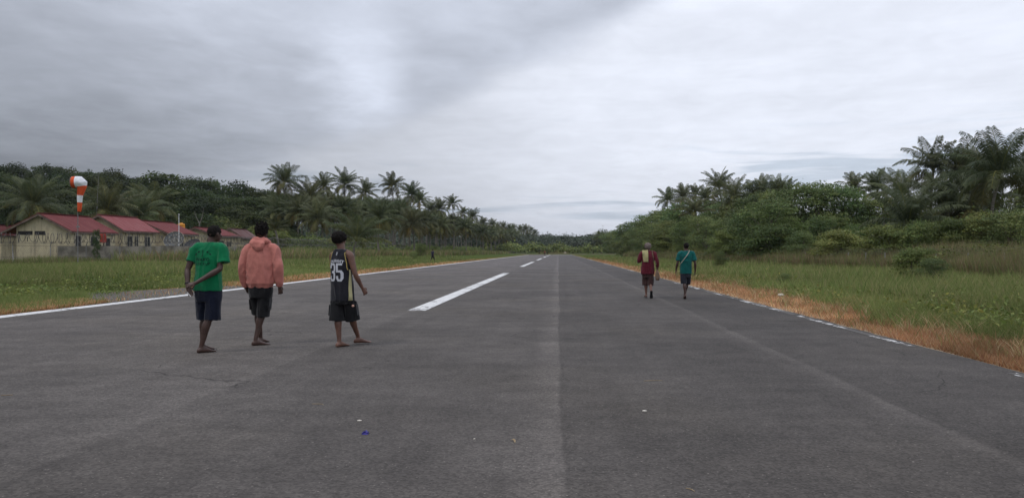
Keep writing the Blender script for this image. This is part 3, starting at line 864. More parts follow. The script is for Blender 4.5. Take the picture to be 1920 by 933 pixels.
low = [
    (712, 374, 118, 4.4, 5, 'low coconut palm with broad arching fronds beside the young palm behind the jersey wearer'),
    (770, 395, 150, 4.2, 2, 'low coconut palm with hanging fronds above the bush near the walker in navy'),
    (745, 385, 165, 4.0, 0, 'low coconut palm crown under the airy tall palm'),
    (800, 400, 185, 4.2, 1, 'low coconut palm with hanging fronds just past the walker in navy'),
    (826, 403, 200, 4.2, 2, 'low coconut palm crowded against the bare-trunked lone palm'),
    (872, 408, 235, 4.2, 0, 'low coconut palm at the plantation edge beyond the bare-trunked palm'),
    (905, 422, 290, 4.3, 2, 'low coconut palm at the plantation edge, far down the runway'),
    (622, 368, 150, 4.0, 1, 'mid-height coconut palm between two tall palms above the jersey wearer'),
    (558, 365, 150, 4.0, 5, 'mid-height coconut palm under the tallest palm by the huts'),
]
for px, ty, D, rad, v, lab in low:
    palm(X_at(px, D), D, Z_at(ty, D), v, lab, GP, rad)
palm(X_at(668, 92), 92, Z_at(388, 92), 4, 'young coconut palm with pale arching fronds near the ground behind the fence', GP, 4.1, tv=0)
palm(X_at(516, 100), 100, Z_at(403, 100), 4, 'small yellow-green young coconut palm beside the last hut', GP, 2.1, tv=1)
# the packed ranks between them
r = random.Random(5); k = 0
def nth(n):
    tens = {2: 'twenty', 3: 'thirty', 4: 'forty', 5: 'fifty', 6: 'sixty', 7: 'seventy'}
    if n <= 20: return ORD[n - 1]
    return tens[n // 10][:-1] + 'ieth' if n % 10 == 0 else tens[n // 10] + '-' + ORD[n % 10 - 1]
for row in range(5):
    kr = 0
    Y = 128 + row * 7.0
    while Y < 560:
        X = -(34 + 2 * sstep(0, 1, (300 - Y) / 200) * 4 + row * 6.2) + r.uniform(-1.5, 1.5)
        px = 1047 + 1400 * X / Y
        if px > 505 and px < 1012:
            sky_y = np.interp(px, [480, 530, 650, 740, 790, 850, 890, 920, 960, 1010], [372, 362, 366, 372, 394, 404, 416, 424, 431, 440])
            top = Z_at(sky_y + r.uniform(0, 22 if Y < 300 else 9), Y)
            top = max(9.5, min(top, 17.5))
            kr += 1; k += 1
            lab = ('%s palm of the plantation front rank, counting from the huts to the runway end' % nth(kr) if row == 0 else
                   '%s palm of the plantation second rank, counting from the huts to the runway end' % nth(kr) if row == 1 else
                   'coconut palm packed deep inside the plantation beyond the huts, under the skyline crowns')
            palm(X, Y, top, r.choice((0, 1, 2, 2)), lab, 'coconut palms packed inside the plantation', 4.2)
        Y += r.uniform(8, 12) * (1 if Y < 260 else 1.7)
r = random.Random(17)
for i in range(30):
    Y = 330 + i * 8.5; X = -33 + i * .45 + r.uniform(-2, 2); px = 1047 + 1400 * X / Y
    sky_y = np.interp(px, [880, 920, 960, 1000, 1020], [414, 424, 430, 436, 440])
    palm(X, Y, Z_at(sky_y + r.uniform(0, 9), Y), (0, 2, 1)[i % 3], 'tiny far coconut palm in the rank converging on the runway end', 'tiny far coconut palms converging on the runway end', 4.4)
# palms among the huts
GH = 'coconut palms behind the huts'
palm(X_at(62, 86), 86, Z_at(330, 86), 5, 'broad coconut palm with arching fronds directly behind the nearest hut', GH, 4.6, tv=2)
palm(X_at(200, 92), 92, Z_at(352, 92), 2, 'dark coconut palm with one yellowing frond behind the gap of the first two huts', GH, 4.4)
palm(X_at(284, 106), 106, Z_at(345, 106), 5, 'grey-green coconut palm with spread drooping fronds behind the third hut', GH, 4.4, tv=1)
palm(X_at(262, 100), 100, Z_at(372, 100), 0, 'smaller coconut palm half hidden behind the second hut roof', GH, 3.8)

# ------------------------------------------------------------------ palms, scrub side
GS = 'coconut palms on the scrub side'
sp_ = [
    (1251, 355, 205, 4.6, 3, 'coconut palm nearest the runway end on the scrub side skyline'),
    (1281, 351, 195, 4.2, 0, 'second skyline coconut palm from the runway end on the scrub side'),
    (1305, 349, 190, 3.8, 1, 'thin skyline coconut palm just above the teal shirt walker'),
    (1322, 352, 180, 3.7, 2, 'small skyline coconut palm before the tallest of the middle cluster'),
    (1303, 358, 120, 4.0, 4, 'young fan-like coconut palm rising from the scrub over the teal shirt walker'),
    (1349, 324, 150, 4.6, 0, 'tallest coconut palm of the middle cluster on the scrub side'),
    (1379, 339, 130, 4.2, 5, 'drooping coconut palm next to the tallest of the middle cluster'),
    (1412, 331, 135, 4.0, 4, 'yellow-green upright coconut palm in the middle cluster'),
    (1430, 334, 135, 3.6, 1, 'coconut palm touching the yellow-green upright palm'),
    (1456, 338, 130, 3.6, 2, 'coconut palm at the edge of the large dark broadleaf tree'),
    (1474, 340, 130, 3.4, 3, 'coconut palm crown just showing over the large dark broadleaf tree'),
    (1603, 327, 125, 3.9, 1, 'lone small coconut palm on the skyline past the large dark broadleaf tree'),
    (1645, 324, 118, 4.0, 2, 'coconut palm on the skyline beside the lone small one'),
    (1690, 319, 95, 4.3, 5, 'coconut palm rising behind the low spreading palm'),
    (1704, 350, 64, 4.3, 5, 'low spreading coconut palm with pale arching fronds above the dry grass'),
    (1750, 274, 88, 4.3, 3, 'tall coconut palm with star-shaped crown clear against the sky'),
    (1800, 280, 86, 4.2, 0, 'coconut palm between the star-shaped palm and the largest palm'),
    (1838, 288, 84, 4.0, 1, 'coconut palm crown close beside the largest palm'),
    (1873, 248, 62, 4.7, 5, 'largest coconut palm with long hanging fronds at the scrub edge'),
    (1930, 292, 75, 4.4, 2, 'coconut palm beyond the largest palm, cut by the picture edge'),
    (1775, 330, 75, 4.3, 2, 'shorter coconut palm below the star-shaped palm'),
    (1825, 325, 70, 4.4, 0, 'shorter coconut palm with brown skirt below the largest palm'),
]
for px, ty, D, rad, v, lab in sp_:
    palm(X_at(px, D), D, Z_at(ty, D), v, lab, GS, rad)

# ------------------------------------------------------------------ broadleaf trees, scrub side
GT = 'broadleaf trees on the scrub side'; GF = 'forest trees on the hill behind the huts'
def bl(px, ty, D, v, lab, grp, wide=1.0, cat='tree', name=None):
    x = X_at(px, D); h = Z_at(ty, D) - Hf(x, D)
    return broadleaf(grp, v, x, D, h, lab, grp, cat, wide, name)
back = [(1112, 433, 420), (1128, 428, 400), (1146, 424, 360), (1163, 421, 320), (1178, 411, 290), (1196, 401, 260), (1214, 395, 235), (1234, 386, 215), (1258, 378, 200), (1284, 372, 180),
        (1312, 368, 160), (1340, 366, 150), (1368, 362, 140), (1395, 356, 128), (1424, 352, 118), (1452, 350, 110)]
for i, (px, ty, D) in enumerate(back):
    bl(px, ty + (10, 4, 8, 12, 6)[i % 5], D, (3, 1, 4, 5, 0)[i % 5], 'dark broadleaf tree on the scrub side skyline, %s from the runway end' % ORD[i], GT, 1.15)
named = [
    (1496, 342, 84, 4, 1.0, 'large dark broadleaf tree whose dense crown tops the scrub'),
    (1535, 338, 82, 5, 1.0, 'large rounded broadleaf tree joined to the large dark one'),
    (1572, 348, 84, 4, .9, 'broadleaf tree sloping down from the large rounded crown'),
    (1446, 372, 78, 5, 1.0, 'broadleaf tree with pale leaf tops at the runway side of the large dark tree'),
    (1410, 388, 84, 4, 1.0, 'leafy broadleaf tree in front of the middle palm cluster'),
    (1366, 402, 92, 5, 1.0, 'round broadleaf tree below the drooping palm of the middle cluster'),
    (1325, 408, 104, 4, 1.0, 'round broadleaf tree behind the teal shirt walker'),
    (1285, 410, 120, 5, 1.0, 'dark broadleaf tree between the teal shirt walker and the maroon walker'),
    (1248, 412, 138, 4, 1.0, 'dark broadleaf tree directly above the maroon walker'),
    (1215, 420, 158, 5, 1.0, 'dark broadleaf tree just beyond the maroon walker'),
    (1186, 432, 190, 4, 1.0, 'round bushy tree where the scrub meets the far lawn'),
    (1612, 366, 84, 5, .8, 'broadleaf tree under the lone small skyline palm'),
    (1655, 372, 84, 4, .8, 'broadleaf tree behind the low spreading palm'),
    (1725, 366, 84, 5, .8, 'dark broadleaf tree under the star-shaped palm'),
    (1790, 360, 80, 4, .8, 'dark broadleaf tree between the star-shaped and the largest palm'),
    (1850, 362, 76, 5, .8, 'dark broadleaf tree behind the trunk of the largest palm'),
    (1920, 350, 72, 4, .9, 'dark broadleaf tree past the largest palm'),
    (1480, 404, 78, 5, .8, 'glossy bushy tree in front of the large dark tree'),
    (1540, 410, 76, 5, .8, 'bushy tree with dense leaves left of the low spreading palm'.replace('left of', 'before')),
    (1604, 420, 74, 6, .8, 'low bushy tree with pale tops behind the dry grass'),
]
for i, (px, ty, D, v, w, lab) in enumerate(named): bl(px, ty + (0, 6, -4, 3)[i % 4], D, v, lab, GT, w * (1, .85, 1.1)[i % 3])
GB = 'bushes rising behind the tall dry grass'
bushes = [
    (1665, 432, 50, 'light green bush under the low spreading palm'), (1720, 424, 47, 'light green bush just past the low spreading palm'),
    (1780, 420, 45, 'spreading light green bush under the star-shaped palm'), (1840, 408, 44, 'high light green bush before the largest palm'),
    (1895, 400, 42, 'highest light green bush at the end of the dry grass'), (1420, 436, 72, 'low bush at the dry grass behind the lawn shrub'),
    (1360, 440, 80, 'low bush over the lone lawn shrub'), (1505, 440, 62, 'low pale bush where the dry grass turns brown'),
    (1455, 434, 70, 'low yellow-green bush at the foot of the large dark tree'), (1575, 440, 55, 'yellow-green bush behind the brown dry grass'),
    (1310, 440, 100, 'low bush beside the head of the teal shirt walker'), (1245, 447, 128, 'low dark bush between the two walkers'),
    (1205, 455, 165, 'low dark bush behind the maroon walker'), (1170, 456, 215, 'low bush at the far lawn on the scrub side'),
]
for px, ty, D, lab in bushes: bl(px, ty + (-7, 5, 0, -3, 7)[px % 5], D + 9, (6, 6, 5)[px % 3], lab, GB, (.7, 1.0, .85, 1.15)[px % 4], 'bush', 'bush')
GL = 'shrubs standing alone in the lawn'
for px, ty, D, w, lab in [
    (1712, 466, 33, 1.0, 'leafy shrub leaning out of the dry grass onto the lawn'),
    (1748, 484, 31, 1.0, 'round dark green shrub on the lawn at the foot of the dry grass'),
    (1350, 470, 62, .75, 'lone round shrub on the lawn near the teal shirt walker'),
    (1472, 512, 30, .9, 'tiny dark shrub low in the lawn by the brown verge'),
    (776, 471, 108, .9, 'small dark shrub on the lawn behind the walker in navy'),
    (788, 456, 130, .7, 'bigger bush behind the small shrub near the walker in navy'),
    (182, 427, 62, .35, 'small green tree growing against the nearest hut wall'),
]:
    bl(px, ty, D, (1 if 'tree' in lab else 6 if 'leafy' in lab else 5), lab, GL, w * (1 if 'tree' in lab or 'leafy' in lab else 1.25), 'shrub', 'shrub')

# ------------------------------------------------------------------ forest on the hill behind the huts
GF = 'forest trees on the hill behind the huts'
skyl = [(-30, 306), (-8, 304), (8, 309), (23, 301), (42, 313), (62, 312), (82, 310), (98, 311), (116, 315), (133, 314), (150, 319), (166, 325), (181, 314), (204, 317), (222, 328), (240, 326),
        (262, 333), (288, 331), (345, 338), (364, 328), (384, 332), (402, 341), (420, 347), (438, 342), (462, 344), (482, 350), (500, 352), (515, 356)]
LM = ['nearest hut', 'windsock', 'second hut', 'third hut', 'green shirt wearer', 'hooded sweatshirt wearer']
def hill_lm(px):
    return LM[0] if px < 115 else LM[1] if px < 190 else LM[2] if px < 262 else LM[3] if px < 350 else LM[4] if px < 440 else LM[5]
from collections import Counter
cn = Counter()
r = random.Random(9)
for i, (px, ty) in enumerate(skyl):
    D = 205 + 30 * ((i * 7) % 5) / 5 + r.uniform(-8, 8)
    lm = hill_lm(px); k = cn[lm]; cn[lm] += 1
    bl(px, ty + (-6, 5, -2, 7, -4, 3, 0)[i % 7], D, (3, 2, 1, 0, 3)[i % 5], '%s skyline tree counting outward along the forested hill above the %s' % (ORD[k], lm), GF, .85 if px > 0 else 1.2)
bl(310, 317, 165, 3, 'tall very dark tree standing above its neighbours behind the third hut', GF, 1.35)
cm = Counter()
for row, (D0, dy) in enumerate([(178, 22), (150, 46), (126, 66)]):
    px = -40 + row * 13
    while px < (520 if row < 2 else 540):
        ty = np.interp(px, [p for p, _ in skyl], [q for _, q in skyl]) + dy + r.uniform(-9, 9)
        D = D0 + r.uniform(-9, 9)
        lm = hill_lm(px); k = cm[(lm, row)]; cm[(lm, row)] += 1
        bl(px, ty, D, r.choice((0, 1, 3, 4, 5)), '%s forest tree in the %s of crowns above the %s' % (ORD[k], ('upper row', 'middle row', 'lowest row')[row], lm), GF, r.uniform(.95, 1.25))
        px += r.uniform(22, 32) * (1.0 + .12 * row)
bl(452, 384, 125, 2, 'pale grey-green tree behind the hooded sweatshirt wearer', GF, 1.1)
bl(505, 424, 112, 6, 'light green bushy tree beside the last hut', GF, 1.0)
bl(415, 409, 122, 6, 'light green bushy tree behind the fourth hut', GF, 1.0)
# slender dead tree
s = Soup(); s.tube([(0, 0, -.2), (.1, 0, 4), (-.05, 0, 8), (.05, 0, 9.5)], [.16, .13, .10, .07], seg=7)
s2 = Soup(); s2.tube([(.05, 0, 9.0), (-.5, 0, 10.5), (-.9, 0, 12)], [.08, .05, .02], seg=6); s2.tube([(.05, 0, 9.2), (.5, .1, 11), (.7, .1, 13)], [.08, .05, .02], seg=6)
M['dead'] = mat_noise('dead_wood', (.13, .12, .10), (.20, .185, .16), 3, 4)
s.V = [(a * .7, b_ * .7, c * .55) for a, b_, c in s.V]; s2.V = [(a * .7, b_ * .7, c * .55) for a, b_, c in s2.V]
e = empty('dead_tree', (X_at(374, 98), 98, Hf(X_at(374, 98), 98))); s.build('trunk', M['dead'], e, True); s2.build('limb', M['dead'], e, True)
tag(e, 'thin pale bare dead tree against the dark forest behind the fourth hut', 'tree')

# low leafy weeds in the lawns (stuff)
def weeds(cx, cy, label, seed):
    r_ = np.random.default_rng(seed); Cs = []; Ns = []; Ss = []; Ts = []
    for a, b_ in zip(cx, cy):
        m = int(r_.integers(14, 40)); w = r_.uniform(.10, .30); hgt = r_.uniform(.10, .34)
        p = r_.normal(size=(m, 3)) * [w, w, 0]; p[:, 2] = np.abs(r_.normal(size=m)) * hgt * .6 + .03
        Cs.append(p + [a, b_, float(H(a, b_))]); Ns.append(r_.normal(size=(m, 3)) * .6 + [0, 0, 1]); Ss.append(r_.uniform(.05, .10, m) * (1 + b_ * .012))
        t = r_.uniform(.7, 1.5); Ts.append(np.ones((m, 3)) * [t * r_.uniform(.9, 1.3), t, t * .8] * r_.uniform(.8, 1.2, (m, 1)))
    V, F, C = leaf_quads(np.concatenate(Cs), np.concatenate(Ns), np.concatenate(Ss), np.concatenate(Ts))
    o = mesh_np('weeds', V, F, M['leaf_light'], col=C); tag(o, label, 'weeds', None, 'stuff')
m = 900; wy = sampleY(m, 9, 110); wx = 7.3 + rng.random(m) ** 1.3 * np.minimum(14, np.maximum(.6, .72 * wy - 6.5))
weeds(wx, wy, 'low broad-leaved weeds scattered through the lawn beside the brown verge', 51)
m = 500; wy = sampleY(m, 17, 120); wx = -14.5 - rng.random(m) ** 1.2 * np.minimum(26, .8 * wy - 12)
weeds(wx, wy, 'low broad-leaved weeds scattered through the lawn before the huts', 52)

def climbers(label, seed, X0f, n, y0, y1, span):
    r_ = np.random.default_rng(seed); Cs = []; Ns = []; Ss = []; Ts = []
    for i in range(n):
        y_ = 1 / (1 / y0 + r_.random() * (1 / y1 - 1 / y0)); x_ = X0f(y_) + r_.random() * span; hh = r_.uniform(.5, 1.9); m = int(60 + 90 * r_.random())
        p = r_.normal(size=(m, 3)) * [r_.uniform(.3, .9), .4, 0]; p[:, 2] = hh * r_.random(m) ** .6
        Cs.append(p + [x_, y_, float(H(x_, y_))]); Ns.append(r_.normal(size=(m, 3)) * .6 + [0, 0, .9]); Ss.append(r_.uniform(.08, .16, m) * (1 + y_ * .006))
        t = r_.uniform(.6, 1.3); Ts.append(np.ones((m, 3)) * [t * r_.uniform(.85, 1.25), t, t * .8] * r_.uniform(.75, 1.2, (m, 1)))
    V, F, C = leaf_quads(np.concatenate(Cs), np.concatenate(Ns), np.concatenate(Ss), np.concatenate(Ts))
    tag(mesh_np('creepers', V, F, M['leaf_light'], col=C), label, 'creepers', None, 'stuff')
climbers('green creepers tangled through the tall reddish grass', 61, lambda y_: 22.5 - 5.2 * float(sstep(60, 105, y_)), 190, 30, 130, 6)
climbers('green creepers tangled through the rank grass before the plantation', 62, lambda y_: -34.0 + .03 * max(0, y_ - 150), 230, 75, 300, 6)

# undergrowth masses (stuff)
def mass(name, pts, label, mat, leaf, per):
    VV = []; FF = []; CC = []; off = 0
    for (x, y, rad, hh) in pts:
        z = Hf(x, y)
        V, F, C = lobes_leaves([((x, y, z + hh * .45), (rad, rad, hh * .55))], per, leaf, seed=int(abs(x * 7 + y * 3)) + 1, thick=.5)
        VV.append(V); FF.append(F + off); CC.append(C); off += len(V)
    o = mesh_np(name, np.concatenate(VV), np.concatenate(FF), mat, col=np.concatenate(CC))
    return tag(o, label, 'undergrowth' if 'under' in name else 'forest', None, 'stuff')
r = random.Random(21)
pts = []
for Y in np.arange(112, 330, 3.2):
    for q in range(3):
        X = -(34.5 + q * 5) - 8 * (1 - sstep(110, 170, Y)) * q / 2 + r.uniform(-2, 2)
        pts.append((X, Y + r.uniform(-1.5, 1.5), r.uniform(1.2, 2.8), r.uniform(1.2, 3.6) + .4 * q))
mass('undergrowth', pts, 'mixed green undergrowth at the foot of the coconut plantation', M['leaf_light'], .42, 7)
pts = []
for Y in np.arange(112, 134, 3.0):
    for X in np.arange(-66, -38, 3.4):
        pts.append((X + r.uniform(-1, 1), Y + r.uniform(-1, 1), r.uniform(1.5, 2.8), r.uniform(2, 4.5)))
mass('undergrowth', pts, 'leafy undergrowth between the last hut and the first tall palms', M['leaf_light'], .34, 10)
pts = []
for Y in np.arange(52, 230, 3.6):
    for q in range(3):
        X = 32 + q * 4.5 - 6 * sstep(60, 120, Y) + r.uniform(-2, 2)
        pts.append((X, Y, r.uniform(1.5, 3), r.uniform(2.2, 4.5) + q * .6))
mass('undergrowth', pts, 'dark undergrowth below the trees on the scrub side', M['leaf'], .34, 10)
pts = []
for i in range(420):
    Y = r.uniform(325, 620); X = r.uniform(-150, 175)
    if Y < 400 and -34 < X < 32: continue
    px = 1047 + 1400 * X / Y
    hh = (471 - np.interp(px, [850, 960, 1010, 1060, 1110, 1160, 1300], [437, 438, 438, 440, 437, 432, 420]) + r.uniform(-5, 2)) * Y / 1400
    pts.append((X, Y, r.uniform(5, 9), max(5, hh * 1.0)))
mass('far_woods', pts, 'distant woods closing off the far end of the runway', M['far_leaf'], 1.5, .9)
pts = []
for i in range(60):
    X = -75 + i * 2.5 + r.uniform(-1, 1); pts.append((X, RW_END + 62 + r.uniform(-3, 6) + abs(X) * .0, r.uniform(3, 5), r.uniform(3, 6.5)))
mass('far_woods', pts, 'low pale bushes along the far edge of the end lawn', M['leaf_light'], 1.0, 1.6)

# ------------------------------------------------------------------ huts
def make_wall_mat():
    m, t, b = mat_new('stained_plaster')
    p = objc(t)
    n1 = noise_n(t, vscale(t, p, (2.4, 2.4, .30)), 1.3, 7, .75); n2 = noise_n(t, p, .9, 6, .65); n3 = noise_n(t, p, 5, 6, .75)
    c = mixc(t, mrange(t, n2, .35, .65, 0, 1), (.52, .445, .29), (.42, .37, .255))
    c = mixc(t, mrange(t, n1, .46, .68, 0, .55), c, (.115, .092, .068))
    c = mixc(t, mrange(t, n3, .5, .75, 0, .45), c, (.07, .058, .045))
    L(t, c, b.inputs['Base Color']); b.inputs['Roughness'].default_value = .95; b.inputs['Specular IOR Level'].default_value = .1
    bump(t, b, n3, .4, .01); return m
M['plaster'] = make_wall_mat()
def make_roof_mat(name, c1, c2, c3):
    m, t, b = mat_new(name)
    p = objc(t); sp = N(t, 'ShaderNodeSeparateXYZ'); L(t, p, sp.inputs[0])
    # corrugations run down the slope, so they repeat along the ridge
    w = fmath(t, 'SINE', fmath(t, 'MULTIPLY', sp.outputs[1], 2 * math.pi / .15))
    sheet = fmath(t, 'FRACT', fmath(t, 'MULTIPLY', sp.outputs[1], 1 / .85))
    n1 = noise_n(t, vscale(t, p, (.5, 2.2, .5)), 1.4, 6, .6); n2 = noise_n(t, p, 5, 6, .7)
    c = mixc(t, mrange(t, n1, .38, .62, 0, 1), c1, c2)
    c = mixc(t, mrange(t, n2, .52, .72, 0, .6), c, c3)
    c = mixc(t, mrange(t, sheet, .0, .05, .35, 0), c, c3)
    L(t, c, b.inputs['Base Color']); b.inputs['Roughness'].default_value = .75; b.inputs['Specular IOR Level'].default_value = .2
    bump(t, b, w, .5, .03); return m
M['roof_red'] = make_roof_mat('red_roof', (.130, .024, .024), (.170, .042, .038), (.075, .022, .020))
M['roof_pink'] = make_roof_mat('faded_red_roof', (.215, .052, .052), (.26, .088, .086), (.14, .030, .030))
M['roof_rust'] = make_roof_mat('rusty_roof', (.10, .032, .030), (.17, .11, .10), (.055, .025, .022))
M['wood'] = mat_noise('weathered_wood', (.075, .055, .042), (.15, .115, .09), 4, 5, .9, .3)
M['dark'] = mat_noise('dark_opening', (.012, .011, .011), (.028, .024, .022), 3, 3, .6)
M['frame'] = mat_noise('painted_frame', (.30, .27, .20), (.42, .38, .30), 4, 4)
M['glass'] = mat_noise('dusty_glass', (.03, .033, .036), (.05, .052, .055), 2, 3, .15, spec=.5)
def house(label, x0, x1, y0, y1, ez, az_, xr, xl, ezl, roofm, front=(), side=(), over=.45, group='huts of one row behind the fence', z0=0.0):
    """gable end faces the runway's near end (-Y); x0..x1 walls, xl/xr roof edges, ezl/ez eave heights"""
    e = empty('house', ((x0 + x1) / 2, y0, z0)); ox, oy, oz = (x0 + x1) / 2, y0, z0
    ax = x1 - (x1 - x0) * .56
    if abs(az_[0]) > 0: ax = az_[0]
    top = az_[1]
    slR = (top - ez) / (xr - ax); slL = (top - ezl) / (ax - xl)
    wr = top - slR * (x1 - ax) - .12; wl = top - slL * (ax - x0) - .12
    P2 = [(x0, -.3), (x1, -.3), (x1, wr), (ax, top - .14), (x0, wl)]
    V = [(a - ox, 0, z - oz) for a, z in P2] + [(a - ox, y1 - y0, z - oz) for a, z in P2]
    n = 5
    Fc = [tuple(range(5)), tuple(reversed(range(5, 10)))] + [(i + 5, (i + 1) % 5 + 5, (i + 1) % 5, i) for i in range(5)]
    mesh_py('wall', V, Fc, M['plaster'], e)
    # two roof slopes with thickness, corrugated by material and a wavy lower edge
    s = Soup()
    ya, yb = -over, (y1 - y0) + over * .6
    t_ = .05
    for (xa, za, xb, zb) in ((ax, top, xr, ez), (xl, ezl, ax, top)):
        s.add([(xa - ox, ya, za - oz), (xb - ox, ya, zb - oz), (xb - ox, yb, zb - oz), (xa - ox, yb, za - oz),
               (xa - ox, ya, za - oz - t_), (xb - ox, ya, zb - oz - t_), (xb - ox, yb, zb - oz - t_), (xa - ox, yb, za - oz - t_)],
              [(0, 1, 2, 3), (7, 6, 5, 4), (0, 4, 5, 1), (1, 5, 6, 2), (2, 6, 7, 3), (3, 7, 4, 0)])
    rf = s.build('roof', roofm, e)
    s = Soup(); s.box((ax - ox, (ya + yb) / 2, top - oz + .025), (.34, yb - ya + .04, .04)); s.build('ridge_cap', roofm, rf)
    # barge boards along the rake, fascia along the eave
    s = Soup()
    for (xa, za, xb, zb) in ((ax, top, xr, ez), (xl, ezl, ax, top)):
        s.add([(xa - ox, ya - .03, za - oz - .052), (xb - ox, ya - .03, zb - oz - .052), (xb - ox, ya - .03, zb - oz - .24), (xa - ox, ya - .03, za - oz - .24),
               (xa - ox, ya, za - oz - .052), (xb - ox, ya, zb - oz - .052), (xb - ox, ya, zb - oz - .24), (xa - ox, ya, za - oz - .24)],
              [(3, 2, 1, 0), (4, 5, 6, 7), (0, 1, 5, 4), (2, 3, 7, 6), (1, 2, 6, 5), (0, 4, 7, 3)])
    s.build('barge_board', M['wood'], e)
    s = Soup(); s.box((xr - ox - .02, (ya + yb) / 2, ez - oz - .14), (.03, yb - ya - .02, .16)); s.build('fascia', M['wood'], e)
    for (a, b_, c_, d_, nm) in front:        # rectangles on the gable end
        o = Soup(); o.box(((a + b_) / 2 - ox, -.012, (c_ + d_) / 2 - oz), (b_ - a, .03, d_ - c_)); o = o.build(nm, M['dark'], e)
        if nm == 'window':
            f = Soup(); w_ = .06
            f.box(((a + b_) / 2 - ox, -.03, d_ - oz + w_ / 2), (b_ - a + 2 * w_, .06, w_)); f.box(((a + b_) / 2 - ox, -.03, c_ - oz - w_ / 2), (b_ - a + 2 * w_, .06, w_))
            for xx in (a - w_ / 2, b_ + w_ / 2): f.box((xx - ox, -.03, (c_ + d_) / 2 - oz), (w_, .06, d_ - c_))
            f.build('frame', M['wood'], o)
    for (a, b_, c_, d_, nm) in side:         # along the wall facing the runway, a..b measured from the gable
        X = x1 - ox
        o = Soup(); o.box((X + .012, (a + b_) / 2, (c_ + d_) / 2 - oz), (.03, b_ - a, d_ - c_)); o = o.build(nm, M['glass'] if nm == 'window' else M['dark'], e)
        f = Soup(); w_ = .07
        f.box((X + .03, (a + b_) / 2, d_ - oz + w_ / 2), (.06, b_ - a + 2 * w_, w_))
        if nm == 'window': f.box((X + .03, (a + b_) / 2, c_ - oz - w_ / 2), (.06, b_ - a + 2 * w_, w_)); f.box((X + .035, (a + b_) / 2, (c_ + d_) / 2 - oz), (.03, .05, d_ - c_))
        for yy in (a - w_ / 2, b_ + w_ / 2): f.box((X + .03, yy, (c_ + d_) / 2 - oz), (.06, w_, d_ - c_))
        f.build('frame', M['frame'], o)
    # plinth
    s = Soup(); s.box((0, -.03, .25 - oz), (x1 - x0 + .1, .06, .6)); s.box((x1 - ox + .03, (y1 - y0) / 2, .25 - oz), (.06, y1 - y0 - .1, .6)); s.build('plinth', M['plaster'], e)
    tag(e, label, 'house', group)
    return e
def hx(px, D): return X_at(px, D)
D = 65
house('nearest hut, its cream gable end with two dark slit openings and a plain red roof', hx(31, D), hx(137, D), D, 71.2, Z_at(433, D), (hx(78, D), Z_at(399.5, D)), hx(141, D), hx(2, D), Z_at(437, D), M['roof_red'],
      front=[(hx(34, D), hx(61, D), Z_at(440, D), Z_at(433, D), 'vent_opening'), (hx(65, D), hx(85, D), Z_at(440, D), Z_at(433, D), 'vent_opening'),
             (hx(78, D), hx(80.5, D), Z_at(411, D), Z_at(407, D), 'gable_vent'), (hx(83, D), hx(86, D), Z_at(411, D), Z_at(408, D), 'gable_vent')],
      side=[(.25, 1.0, 0.1, 2.75, 'door'), (2.4, 3.4, 1.2, 2.7, 'window'), (4.6, 5.3, .1, 2.6, 'door')], over=.4)
def sidehouse(lab, D, dep, apx, apy, ex, ey, roofm, wleft, side, **k):
    x1 = hx(ex, D) - .25
    house(lab, x1 - wleft, x1, D, D + dep, Z_at(ey, D), (hx(apx, D), Z_at(apy, D)), hx(ex, D) + .1, x1 - wleft - 1.0, Z_at(ey, D) - .3, roofm, (), side, **k)
sidehouse('second hut in the row, with faded patchy pinkish red roof and two dark windows', 73, 5.8, 190, 402.5, 236, 432, M['roof_pink'], 4.9, [(.6, 1.5, 1.05, 2.85, 'window'), (1.9, 2.5, 1.3, 2.85, 'window'), (3.7, 4.7, 1.05, 2.85, 'window')])
sidehouse('third hut in the row, with red roof and the orange water tank behind it', 81, 6.2, 266, 413, 318, 436.5, M['roof_red'], 4.9, [(2.5, 3.4, 1.1, 2.7, 'window')])
sidehouse('fourth hut in the row, with a dark open porch under a dull red roof', 92, 6.4, 369, 425.5, 408, 441, M['roof_red'], 4.9, [(.6, 2.2, .1, 2.7, 'door'), (3.0, 4.3, 1.0, 2.6, 'window')])
sidehouse('last hut of the row, grey walls under a rusty brown striped roof', 101, 4.6, 433, 427.5, 458, 446, M['roof_rust'], 4.4, [(.5, 2.2, .1, 2.3, 'door')])
house('small red-roofed hut mostly hidden beyond the nearest hut', hx(-60, 84), hx(2, 84), 84, 90, Z_at(440, 84), (hx(-28, 84), Z_at(420, 84)), hx(6, 84), hx(-66, 84), Z_at(442, 84), M['roof_red'])
# porch posts of the nearest hut
# low boundary wall
def wall_poly(name, PL, h, th, mat, label, cat, z=-.1):
    s = Soup()
    for (xa, ya), (xb, yb) in zip(PL, PL[1:]):
        l = math.hypot(xb - xa, yb - ya); a = math.atan2(yb - ya, xb - xa)
        s.box(((xa + xb) / 2, (ya + yb) / 2, (h + z) / 2 + Hf((xa + xb) / 2, (ya + yb) / 2)), (l + th * .5, th, h - z), a)
    o = s.build(name, mat); tag(o, label, cat); return o
WPL = [(-40.6, 60.6), (-35.9, 67.3), (-34.8, 76.2), (-34.5, 88)]
M['conc'] = mat_noise('grey_concrete', (.16, .145, .115), (.36, .325, .26), 1.2, 8, .95, .4, .02, .1)
wall_poly('boundary_wall', WPL, 1.84, .14, M['conc'], 'low stained concrete wall between the wire fence and the huts', 'wall')
# red notice box by the nearest hut
s = Soup(); s.box((0, 0, 2.5), (.5, .08, .75)); s2 = Soup(); s2.box((0, .06, 1.2), (.07, .07, 2.6))
M['red'] = mat_noise('red_paint', (.30, .035, .025), (.38, .06, .04), 4, 3)
e = empty('notice_board', (X_at(193.5, 63.5), 63.5, 0)); s.build('board', M['red'], e); s2.build('post', M['wood'], e); tag(e, 'small red board on a post beside the nearest hut', 'sign')

